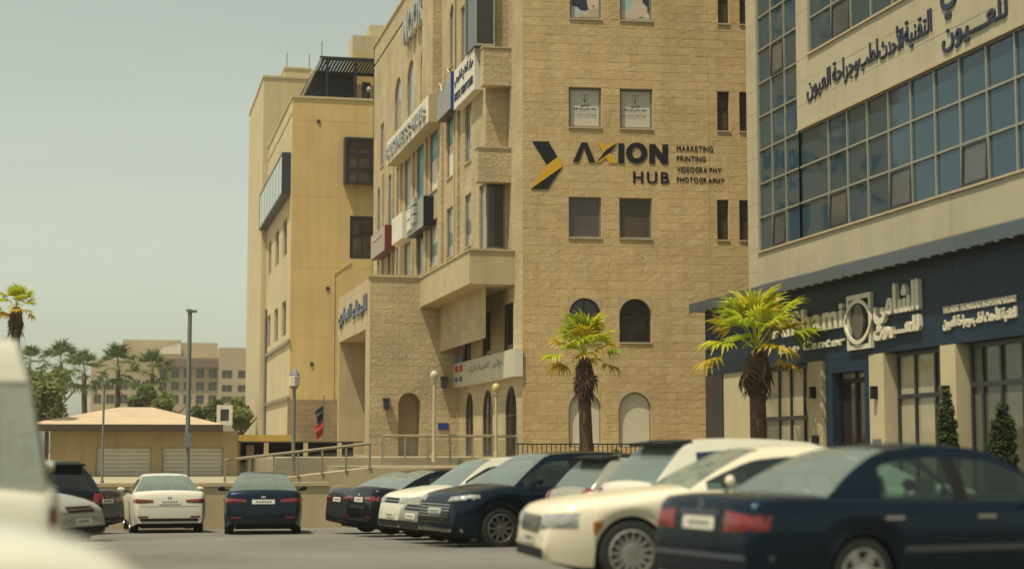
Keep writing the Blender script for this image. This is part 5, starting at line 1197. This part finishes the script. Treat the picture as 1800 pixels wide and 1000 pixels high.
def car(label, kind, col, pos, heading, cat='car', wheel='ten', glass=None, rear=None, front=None, group=None, seats=True, privacy=False, extras=None, name=None, rglass=None):
    S = SPEC[kind]; L, Wd, H, R = S['L'], S['W'], S['H'], S['R']; hwid = Wd/2
    T = thing(name or 'parked_car', label, cat, pos, heading, group)
    top = pchip(S['top']); axles = (S['fo'], S['fo']+S['wb']); Ra = R+.05; X = lambda t: L/2-t
    def hw(t):
        a = 1-min(t/.75, 1); b = 1-min((L-t)/.6, 1)
        return hwid*(1-.20*a**2.6-.14*b**2.6)
    def zlow(t):
        z = .21+.07*max(0, 1-t/.35)+.09*max(0, 1-(L-t)/.4)
        for ta in axles:
            d = abs(t-ta)
            if d < Ra: z = max(z, R+math.sqrt(Ra*Ra-d*d)-.01)
        return z
    ts = {0, .015, .03, .06, .10, .16, .25, .4, .55, L, L-.015, L-.03, L-.06, L-.1, L-.16, L-.25, L-.4, L-.55}
    for ta in axles: ts |= {round(ta+Ra*math.cos(PI*i/16), 4) for i in range(17)} | {ta+Ra+.004, ta-Ra-.004}
    ts |= {axles[0]+Ra+(axles[1]-axles[0]-2*Ra)*i/9 for i in range(1, 9)}
    ts = sorted(t for t in ts if 0 <= t <= L)
    def sec(t):
        h, zl_, zt_ = hw(t), zlow(t), top(t); cr = .03 if t < S['cowl']+.3 or t > S['rb']-.2 else .0
        zs = max(zt_-.055, zl_+.02); d = zs-zl_
        half = [(h-.045, zl_), (h-.012, zl_+.25*d), (h, zl_+.55*d), (h-.006, zl_+.80*d), (h-.022, zl_+.94*d), (h-.05, zs+.02), (h-.10, zt_-.006), (h*.6, zt_+.5*cr), (h*.3, zt_+.9*cr), (0, zt_+cr)]
        return [(X(t), y, z) for y, z in half]+[(X(t), -y, z) for y, z in half[-2::-1]]
    body = MB(); secs = [sec(t) for t in ts]; k = len(secs[0])
    body.v = [p for s in secs for p in s]
    for i in range(len(ts)-1):
        for j in range(k-1):
            a = i*k+j; body.f.append((a, a+1, a+k+1, a+k))
    body.f.append(tuple(range(k-1, -1, -1))); body.f.append(tuple((len(ts)-1)*k+j for j in range(k)))
    # greenhouse
    cowl, rs, re_, rb, tb, tc = (S[q] for q in ('cowl', 'rs', 're', 'rb', 'tb', 'tc'))
    zb = lambda t: top(t)-.012
    roof = pchip([(cowl, zb(cowl)-.01), (cowl+(rs-cowl)*.5, zb(cowl)+(H-.05-zb(cowl))*.58), (rs, H-.045), ((rs+re_)/2, H-.005), (re_, H-.05), (re_+(rb-re_)*.5, zb(rb)+(H-.05-zb(rb))*.60), (rb, zb(rb)-.01)])
    gs = sorted({cowl+(rs-cowl)*i/8 for i in range(9)} | {rs+(re_-rs)*i/10 for i in range(11)} | {re_+(rb-re_)*i/8 for i in range(9)} | {tb-.085, tb+.085, tc})
    NS = 5
    def gsec(t):
        zbb, zr = zb(t), max(roof(t), zb(t)-.01); hh = (zr-zbb)/(H-zbb); yb = min(hw(t), hwid)-.085; yr = hwid*S['roofw']
        hq = min(1, max(0, hh)); ye = yb+(yr-yb)*hq; zed = zbb+(zr-zbb)*.76; P = []
        w = min(1, max(0, (t-tb)/(tc-tb)))*S['shear']; w2 = min(1, max(0, (t-cowl)/.3))
        for i in range(NS+1):
            q = i/NS; y = yb+(ye-yb)*(q*.75+.25*q*q); z = zbb-.005+(zed-zbb+.005)*q; P.append((X(t)+w*w2*(z-zbb)*.6*(1 if t < rb-.02 else 0), y, z))
        P += [(X(t), ye-.055*hq-.01, zr-.012*hq), (X(t), ye*.72, zr+.006*hq), (X(t), ye*.36, zr+.016*hq), (X(t), 0, zr+.02*hq)]
        return P+[(x, -y, z) for x, y, z in P[-2::-1]]
    GS = [gsec(t) for t in gs]; gk = len(GS[0]); cls = {q: MB() for q in ('body', 'windshield', 'rear', 'sl', 'sr', 'sl2', 'sr2', 'pl', 'pr')}
    allg = MB()
    for i in range(len(gs)-1):
        tm = (gs[i]+gs[i+1])/2
        for j in range(gk-1):
            jj = min(j, gk-2-j); left = j < gk/2
            if jj > NS: c = 'windshield' if tm < rs else ('rear' if tm > re_ else 'body')
            elif jj == NS: c = 'body'
            else:
                if tm < cowl+.22 or tm > tc or jj == 0 and False: c = 'body'
                elif abs(tm-tb) < .085: c = 'pl' if left else 'pr'
                else: c = ('sl' if left else 'sr')+('' if tm < tb else '2')
            q = [GS[i+1][j], GS[i+1][j+1], GS[i][j+1], GS[i][j]]
            allg.add(q, [(0, 1, 2, 3)]); cls[c].add(q, [(0, 1, 2, 3)])
    body.add(cls['body'].v, cls['body'].f)
    me = bpy.data.meshes.new('body'); me.from_pydata([tuple(v) for v in body.v], [], body.f)
    import bmesh
    bm = bmesh.new(); bm.from_mesh(me); bmesh.ops.remove_doubles(bm, verts=bm.verts, dist=.0008); bmesh.ops.recalc_face_normals(bm, faces=bm.faces); bm.to_mesh(me)
    bvh_b = MB(); bvh_b.v = body.v+allg.v; n0 = len(body.v); bvh_b.f = body.f+[tuple(i+n0 for i in f) for f in allg.f]
    bvh = BVHTree.FromPolygons([Vector(v) for v in bvh_b.v], bvh_b.f); bm.free()
    me.materials.append(col); me.shade_smooth(); me.set_sharp_from_angle(angle=.75)
    B = link('body', me, T)
    gl = glass or M_CGL; glr = M_CGLD if privacy else gl
    for c, nm, gm_ in (('windshield', 'windshield', M_CGLW), ('rear', 'rear_window', rglass or (M_CGLD if privacy else M_CGLW)), ('sl', 'side_window', gl), ('sr', 'side_window', gl), ('sl2', 'side_window', glr), ('sr2', 'side_window', glr), ('pl', 'door_pillar', M_TRIMB), ('pr', 'door_pillar', M_TRIMB)):
        if cls[c].f: cls[c].build(nm, gm_, T, smooth=True)
    MB().box(-L/2+.35, L/2-.35, -hwid+.26, hwid-.26, .17, .62).build('underbody', M_WELL, T)
    for ta in axles: MB().box(X(ta)-Ra-.02, X(ta)+Ra+.02, -hwid+.10, hwid-.10, R+.28, R+.36).build('wheel_housing', M_WELL, T)
    wm = wheel_meshes(R, wheel)
    for ta in axles:
        for s in (1, -1):
            o = link('wheel', wm[0], T, (X(ta), s*(hwid-.125), R), (0, RNG.uniform(0, 1)*0, 0 if s > 0 else PI))
            link('rim', wm[1], o); link('brake_disc', wm[2], o)
    DIR = {'front': Vector((-1, 0, 0)), 'rear': Vector((1, 0, 0)), 'left': Vector((0, -1, 0)), 'right': Vector((0, 1, 0)), 'top': Vector((0, 0, -1))}
    def org(ax, a, b):
        return {'front': Vector((9, a, b)), 'rear': Vector((-9, a, b)), 'left': Vector((a, 9, b)), 'right': Vector((a, -9, b)), 'top': Vector((a, b, 9))}[ax]
    def patch(ax, c4, nm, m, nu=8, nv=4, off=.006, bulge=0, parent=None):
        """piece laid on the body surface between four corners given in the projection plane"""
        mb = MB(); idx = {}; d = DIR[ax]
        for j in range(nv+1):
            for i in range(nu+1):
                u, v = i/nu, j/nv
                a = [c4[0][q]*(1-u)*(1-v)+c4[1][q]*u*(1-v)+c4[2][q]*u*v+c4[3][q]*(1-u)*v for q in (0, 1)]
                h = bvh.ray_cast(org(ax, *a), d)
                if h[0] is None: continue
                idx[(i, j)] = len(mb.v); mb.v.append(tuple(h[0]-d*(off+bulge*16*u*(1-u)*v*(1-v))))
        for j in range(nv):
            for i in range(nu):
                q = [(i, j), (i+1, j), (i+1, j+1), (i, j+1)]
                if all(z in idx for z in q): mb.f.append(tuple(idx[z] for z in q))
        if not mb.f: return None
        return mb.build(nm, m, parent or T, smooth=True)
    def both(ax, c4, nm, m, **kw):
        patch(ax, c4, nm, m, **kw); patch(ax, [(-a, b) for a, b in c4], nm, m, **kw)
    def rectp(ax, a0, a1, b0, b1, nm, m, **kw): return patch(ax, [(a0, b0), (a1, b0), (a1, b1), (a0, b1)], nm, m, **kw)
    # door seams, handles, sill trim, mirrors
    for side, sg in (('left', 1), ('right', -1)):
        bel = top(tb)-.09
        for tt in (cowl+.28, tb, min(tc+.05, axles[1]-Ra*.72)):
            x = X(tt); rectp(side, x-.006, x+.006, .30 if tt < axles[1]-Ra-.05 else R+Ra*.75, bel, 'door_seam', M_WELL, nu=1, nv=8, off=.003)
        for tt in (tb-.20, min(tc-.02, axles[1]-.30)):
            x = X(tt); h = bvh.ray_cast(org(side, x, bel-.07), DIR[side])
            if h[0]:
                p = h[0]; MB().box(p.x-.10, p.x+.10, p.y-.010-(0 if sg > 0 else .025), p.y+.010+(.025 if sg > 0 else 0), p.z-.014, p.z+.014).build('door_handle', M_CHROME if extras and 'chrome' in extras else col, T)
        x0, x1 = X(axles[0]+Ra+.05), X(axles[1]-Ra-.05)
        rectp(side, x1, x0, .225, .29, 'sill_trim', M_TRIMB, nu=10, nv=1, off=.008)
        if extras and 'moulding' in extras: rectp(side, X(axles[1]-Ra-.05), X(axles[0]+Ra+.05), .50, .555, 'side_moulding', mat('side moulding', (.05, .055, .06), .4), nu=12, nv=2, off=.010)
        for ta in axles:         # arch lips
            lip = MB(); n = 18; pts = []
            for i in range(n+1):
                a = PI*i/n; tt = ta+Ra*1.0*math.cos(a); z = max(R+Ra*math.sin(a), .24); pts.append((X(tt), sg*(hw(tt)-.035), z))
            lip.tube(pts, .016, 5).build('arch_lip', M_TRIMB if extras and 'clad' in extras else col, T, smooth=True)
        mx = X(cowl+.42); my = sg*(hwid+.10); mz = zb(cowl+.4)+.10
        mm = MB().lathe([(0, -.10), (.05, -.085), (.075, -.02), (.075, .04), (.05, .08), (0, .09)], (0, 0, 0), 'y', 12)
        mm.v = [(mx+v[0]*.6, my+v[1], mz+v[2]*.8) for v in mm.v]
        mr = mm.build('mirror', col if not (extras and 'blackmirror' in extras) else M_TRIMB, T, smooth=True)
        MB().box(mx-.02, mx+.03, min(my, sg*(hwid-.1)), max(my, sg*(hwid-.1)), mz-.06, mz-.02).build('mirror_arm', M_TRIMB, T)
    # interior
    zf = .5
    MB().box(X(re_+.3 if kind in ('saloon', 'sedan', 'big_saloon') else L-.4), X(cowl+.25), -hwid+.22, hwid-.22, zf-.1, zf).build('cabin_floor', M_WELL, T)
    MB().box(X(cowl+.75), X(cowl+.10), -hwid+.2, hwid-.2, zf, zb(cowl)-.03).build('dashboard', M_SEAT, T)
    if seats:
        sm = seats if seats is not True else M_SEAT
        for tt, ys_ in ((tb-.05, (-.38, .38)), (tb+.85, (-.42, 0, .42))):
            for y in ys_:
                hwz = .24 if len(ys_) == 2 else .2; top_z = H-.52
                st = MB().hexa([(X(tt)+.02, y-hwz, zf), (X(tt)+.16, y-hwz, zf), (X(tt)+.16, y+hwz, zf), (X(tt)+.02, y+hwz, zf), (X(tt)-.12, y-hwz*.85, top_z), (X(tt)-.03, y-hwz*.85, top_z), (X(tt)-.03, y+hwz*.85, top_z), (X(tt)-.12, y+hwz*.85, top_z)])
                st.hexa([(X(tt)-.14, y-.12, top_z+.05), (X(tt)-.05, y-.12, top_z+.05), (X(tt)-.05, y+.12, top_z+.05), (X(tt)-.14, y+.12, top_z+.05), (X(tt)-.15, y-.09, top_z+.22), (X(tt)-.08, y-.09, top_z+.22), (X(tt)-.08, y+.09, top_z+.22), (X(tt)-.15, y+.09, top_z+.22)])
                st.box(X(tt)+.02, X(tt)+.5, y-hwz, y+hwz, zf, zf+.14); st.build('seat', sm, T)
        wq = MB(); n = 16; c = Vector((X(cowl+.85), .36, zb(cowl)-.02))
        wq.tube([c+Vector((.06*math.sin(2*PI*i/n), .18*math.cos(2*PI*i/n), .17*math.sin(2*PI*i/n))) for i in range(n+1)], .014, 6).build('steering_wheel', M_SEAT, T)
    if rear: rear(patch, both, rectp, T, S, col, bvh)
    if front: front(patch, both, rectp, T, S, col, bvh)
    return T
# rear ends
def plate(rectp, ax, z0, z1, y=.26, T=None):
    p = rectp(ax, -y, y, z0, z1, 'number_plate', M_PLATE, off=.012, nu=4, nv=2)
    for i in range(6):
        if p: rectp(ax, -y*.72+i*y*.24, -y*.72+i*y*.24+y*.15, z0+(z1-z0)*.28, z0+(z1-z0)*.70, 'plate_digit', mat('plate ink', (.10, .10, .10), .5), off=.015, nu=1, nv=1, parent=p)
def rear_saloon(patch, both, rectp, T, S, col, bvh):
    both('rear', [(.42, .69), (.85, .71), (.85, .83), (.42, .87)], 'tail_lamp', M_TAIL, nu=10, nv=5, off=.008, bulge=.012)
    plate(rectp, 'rear', .70, .81)
    rectp('rear', -.34, .34, .835, .865, 'boot_trim', mat('boot trim strip', (.05, .055, .065), .3), nu=8, nv=1, off=.016)
    rectp('rear', -.80, .80, .575, .585, 'boot_seam', M_WELL, nu=12, nv=1, off=.004)
    rectp('rear', -.86, .86, .46, .50, 'bumper_strip', mat('bumper strip', (.055, .065, .08), .35), nu=16, nv=2, off=.02)
    rectp('rear', -.80, .80, .30, .345, 'bumper_lip', M_TRIMB, nu=12, nv=1, off=.012)
    h = bvh.ray_cast(Vector((-9, 0, .905)), Vector((1, 0, 0)))
    if h[0]:
        m = MB(); n = 16; p = h[0]; m.tube([(p.x-.01, .045*math.cos(2*PI*i/n), .905+.045*math.sin(2*PI*i/n)) for i in range(n+1)], .005, 5)
        for a in (90, 210, 330): m.tube([(p.x-.01, 0, .905), (p.x-.01, .043*math.cos(math.radians(a)), .905+.043*math.sin(math.radians(a)))], .005, 4)
        m.build('boot_star', M_CHROME, T)
def rear_modern(dark=False):
    def f(patch, both, rectp, T, S, col, bvh):
        both('rear', [(.40, .80), (.90, .78), (.90, .90), (.38, .86)], 'tail_lamp', M_TAIL, nu=10, nv=4, off=.008, bulge=.012)
        plate(rectp, 'rear', .76, .86)
        rectp('rear', -.80, .80, .28, .42, 'diffuser', M_TRIMB, nu=12, nv=2, off=.014)
        both('rear', [(.50, .43), (.80, .43), (.80, .475), (.50, .475)], 'reflector', M_TAILD, nu=4, nv=1, off=.014)
        rectp('rear', -.84, .84, .70, .708, 'boot_seam', M_WELL, nu=12, nv=1, off=.004)
        both('rear', [(.45, .25), (.62, .25), (.62, .31), (.45, .31)], 'exhaust', M_CHROME, nu=3, nv=1, off=.02)
        rectp('rear', -.05, .05, .90, .94, 'badge', M_CHROME, nu=2, nv=1, off=.012)
    return f
def rear_hatch(patch, both, rectp, T, S, col, bvh):
    L, H = S['L'], S['H']; zt = S['top'][-4][1]
    both('rear', [(.55, .78), (.90, .78), (.90, 1.0), (.62, 1.0)], 'tail_lamp', M_TAIL, nu=6, nv=6, off=.010, bulge=.012)
    plate(rectp, 'rear', .70, .80)
    rectp('rear', -.82, .82, .28, .44, 'bumper_trim', M_TRIMB, nu=12, nv=2, off=.012)
    x = L/2-S['re']
    MB().hexa([(x-.30, -.60, H-.10), (x+.05, -.60, H-.06), (x+.05, .60, H-.06), (x-.30, .60, H-.10), (x-.32, -.58, H-.06), (x+.05, -.58, H-.01), (x+.05, .58, H-.01), (x-.32, .58, H-.06)]).build('roof_spoiler', M_TRIMB, T)
def rear_van(patch, both, rectp, T, S, col, bvh):
    both('rear', [(.84, .62), (.95, .62), (.95, .98), (.84, .98)], 'tail_lamp', M_TAIL, nu=4, nv=6, off=.010, bulge=.008)
    patch('rear', [(-.76, S['H']-.36), (.76, S['H']-.36), (.66, S['H']-.06), (-.66, S['H']-.06)], 'tailgate_header', col, nu=20, nv=5, off=.012)
    both('rear', [(.83, 1.17), (.87, 1.17), (.735, S['H']-.36), (.695, S['H']-.36)], 'pillar_trim', M_TRIMB, nu=2, nv=8, off=.010)
    plate(rectp, 'rear', .66, .77); rectp('rear', -.82, .82, .28, .44, 'bumper_trim', M_TRIMB, nu=12, nv=2, off=.012)
# front ends
def front_big(patch, both, rectp, T, S, col, bvh):
    both('front', [(.50, .60), (.90, .62), (.90, .78), (.52, .76)], 'headlight', M_HEAD, nu=8, nv=5, off=.008, bulge=.012)
    for s in (('left', 1), ('right', -1)):
        x = S['L']/2; rectp(s[0], x-.34, x-.06, .63, .77, 'headlight_side', M_HEAD, nu=6, nv=4, off=.009, bulge=.006)
        rectp(s[0], x-.60, x-.50, .56, .69, 'side_marker', M_AMBER, nu=2, nv=3, off=.010)
    rectp('front', -.46, .46, .56, .74, 'grille', M_TRIMB, nu=8, nv=3, off=.008)
    for i in range(5): rectp('front', -.45, .45, .575+.034*i, .590+.034*i, 'grille_bar', M_CHROME, nu=8, nv=1, off=.016)
    rectp('front', -.72, .72, .29, .40, 'lower_grille', M_TRIMB, nu=10, nv=2, off=.008); plate(rectp, 'front', .44, .54)
def front_suv(patch, both, rectp, T, S, col, bvh):
    both('front', [(.46, .80), (.93, .84), (.93, .93), (.48, .88)], 'headlight', M_HEAD, nu=8, nv=4, off=.008, bulge=.012)
    for s in ('left', 'right'): x = S['L']/2; rectp(s, x-.45, x-.08, .86, .92, 'headlight_side', M_HEAD, nu=6, nv=2, off=.009)
    rectp('front', -.62, .62, .42, .78, 'grille', M_TRIMB, nu=10, nv=6, off=.006)
    for i in range(7): rectp('front', -.60, .60, .44+.05*i, .456+.05*i, 'grille_bar', M_CHROME, nu=10, nv=1, off=.016)
    rectp('front', -.80, .80, .29, .345, 'lower_lip', M_CHROME, nu=12, nv=1, off=.014); plate(rectp, 'front', .58, .68)
def front_plain(patch, both, rectp, T, S, col, bvh):
    zt = S['top'][3][1]
    both('front', [(.45, zt-.17), (.88, zt-.15), (.88, zt-.03), (.48, zt-.05)], 'headlight', M_HEAD, nu=8, nv=4, off=.008, bulge=.012)
    rectp('front', -.42, .42, zt-.16, zt-.06, 'grille', M_TRIMB, nu=8, nv=2, off=.008)
    rectp('front', -.70, .70, .29, .42, 'lower_grille', M_TRIMB, nu=10, nv=2, off=.008); plate(rectp, 'front', .46, .56)
    rectp('front', -.40, .40, zt-.12, zt-.105, 'grille_bar', M_CHROME, nu=6, nv=1, off=.014)
def by_wheel(px, py, kind, axle, side, heading):
    """car position from where one wheel touches the lot"""
    S = SPEC[kind]; p = on_lot(px, py); ta = S['fo'] + (S['wb'] if axle == 'rear' else 0); x = S['L']/2-ta; y = side*(S['W']/2-.125)
    c, s = math.cos(heading), math.sin(heading)
    q = (p.x-(x*c-y*s), p.y-(x*s+y*c)); return Vector((q[0], q[1], g(q[1])))
def by_end(px, depth, kind, end, heading):
    """car position from the picture x and depth of the middle of one end"""
    S = SPEC[kind]; p = at_depth(px, 800, depth); x = S['L']/2*(1 if end == 'front' else -1); c, s = math.cos(heading), math.sin(heading)
    q = (p.x-x*c, p.y-x*s); return Vector((q[0], q[1], g(q[1])))
D = math.radians
GR = 'cars parked side by side in the right hand row'
car('dark navy saloon with red tail lamps and a cream interior, nearest car on the right', 'saloon', P_NAVY, by_wheel(1508, 1070, 'saloon', 'rear', -1, D(12)), D(12), wheel='six', rear=rear_saloon, front=front_plain, seats=M_SEATL, extras=('chrome', 'moulding'), group=GR)
car('big cream white saloon with many spoked wheels just behind the navy saloon', 'big_saloon', P_WHITE, by_wheel(1107, 1028, 'big_saloon', 'front', 1, D(180-2)), D(178), wheel='many', front=front_big, rear=rear_modern(), group=GR, privacy=True, extras=('chrome',))
car('white tall hatchback with a black roof spoiler behind the cream saloon', 'suv', P_WHT2, by_end(1085, 22.3, 'suv', 'rear', D(8)), D(8), wheel='five', rear=rear_hatch, front=front_plain, group=GR)
car('bright blue small car mostly hidden between the white hatchback and the grey one', 'hatch', P_BRIGHT, by_end(1075, 24.6, 'hatch', 'rear', D(8)), D(8), wheel='five', rear=rear_hatch, front=front_plain, group=GR)
car('pale grey hatchback with its rear window showing past the blue black crossover', 'hatch', P_SILVER, by_end(985, 27.0, 'hatch', 'rear', D(8)), D(8), wheel='five', rear=rear_hatch, front=front_plain, group=GR)
car('blue black crossover with a chrome barred grille facing left', 'suv', P_BLUE, by_wheel(876, 961, 'suv', 'front', 1, D(180+14)), D(194), wheel='ten', front=front_suv, rear=rear_modern(), group=GR, privacy=True, extras=('clad', 'blackmirror'))
car('warm grey saloon facing left just beyond the crossover', 'sedan', P_GREY, by_end(722, 31.5, 'sedan', 'front', D(190)), D(190), wheel='five', front=front_plain, rear=rear_modern(), group=GR, extras=('blackmirror',))
car('off white tall car facing left beyond the warm grey saloon', 'suv', P_WHT2, by_end(686, 34.2, 'suv', 'front', D(190)), D(190), wheel='five', front=front_plain, rear=rear_modern(), group=GR, extras=('blackmirror',))
car('black saloon showing its tail, second from the far end of the right row', 'sedan', P_BLACK, by_end(630, 37.0, 'sedan', 'rear', D(12)), D(12), wheel='five', rear=rear_modern(), front=front_plain, group=GR)
car('dark saloon with a glowing red tail lamp at the far end of the right row', 'sedan', P_DGREY, by_end(592, 39.8, 'sedan', 'rear', D(12)), D(12), wheel='five', rear=rear_modern(), front=front_plain, group=GR)
p = on_lot(300, 931)
def rear_view(px, py, kind, h):
    S = SPEC[kind]; p = on_lot(px, py); r = S['L']/2-.8; return Vector((p.x+math.cos(h)*r, p.y+math.sin(h)*r, g(p.y+math.sin(h)*r)))
car('white saloon seen square from behind in front of the beige wall', 'sedan', P_WHT2, by_end(300, 41.5, 'sedan', 'rear', D(93)), D(93), wheel='five', rear=rear_modern(), front=front_plain)
car('dark blue black saloon seen from behind right of the white one', 'sedan', P_BLUE, by_end(458, 39.5, 'sedan', 'rear', D(84)), D(86), wheel='five', rear=rear_modern(), front=front_plain)
car('silver car nosing out past the white van', 'hatch', P_SILVER, by_end(150, 29.0, 'hatch', 'front', D(-30)), D(-30), wheel='five', front=front_plain, rear=rear_hatch)
car('dark grey saloon with a red tail lamp left of the white saloon', 'sedan', P_DGREY, by_end(192, 41.0, 'sedan', 'rear', D(150)), D(150), wheel='five', rear=rear_modern(), front=front_plain)
car('dark tall car partly hidden behind the white van', 'suv', P_BLACK, by_end(118, 34.0, 'suv', 'rear', D(115)), D(115), wheel='five', rear=rear_hatch, front=front_plain, privacy=True)
car('white van cropped by the left edge, its rear corner close to the camera', 'van', P_WHT2, by_end(-135, 11.5, 'van', 'rear', D(97)), D(97), 'van', wheel='five', rear=rear_van, front=front_plain, name='parked_van', rglass=mat_glass('pale sheen van glass', (.5, .55, .5), .55, (.40, .41, .35)))  # heavy film on the rear pane paints in its pale grey reflection
car('blurred white car whose bonnet fills the bottom left corner', 'suv', P_WHT2, by_end(275, 5.4, 'suv', 'front', D(5)), D(8), wheel='five', front=front_plain, rear=rear_hatch)

# ------------------------------------------------------------------ dusty air
hm = bpy.data.materials.new('dusty air'); hm.use_nodes = True; t = hm.node_tree
t.nodes.remove(t.nodes['Principled BSDF']); pv = t.nodes.new('ShaderNodeVolumePrincipled')
pv.inputs['Color'].default_value = (.93, .92, .82, 1); pv.inputs['Density'].default_value = .00045; pv.inputs['Anisotropy'].default_value = .3
t.links.new(pv.outputs[0], t.nodes['Material Output'].inputs['Volume'])
hz_ = MB().box(-620, 620, -80, 620, -4, 45).build('haze', hm); hz_['kind'] = 'stuff'
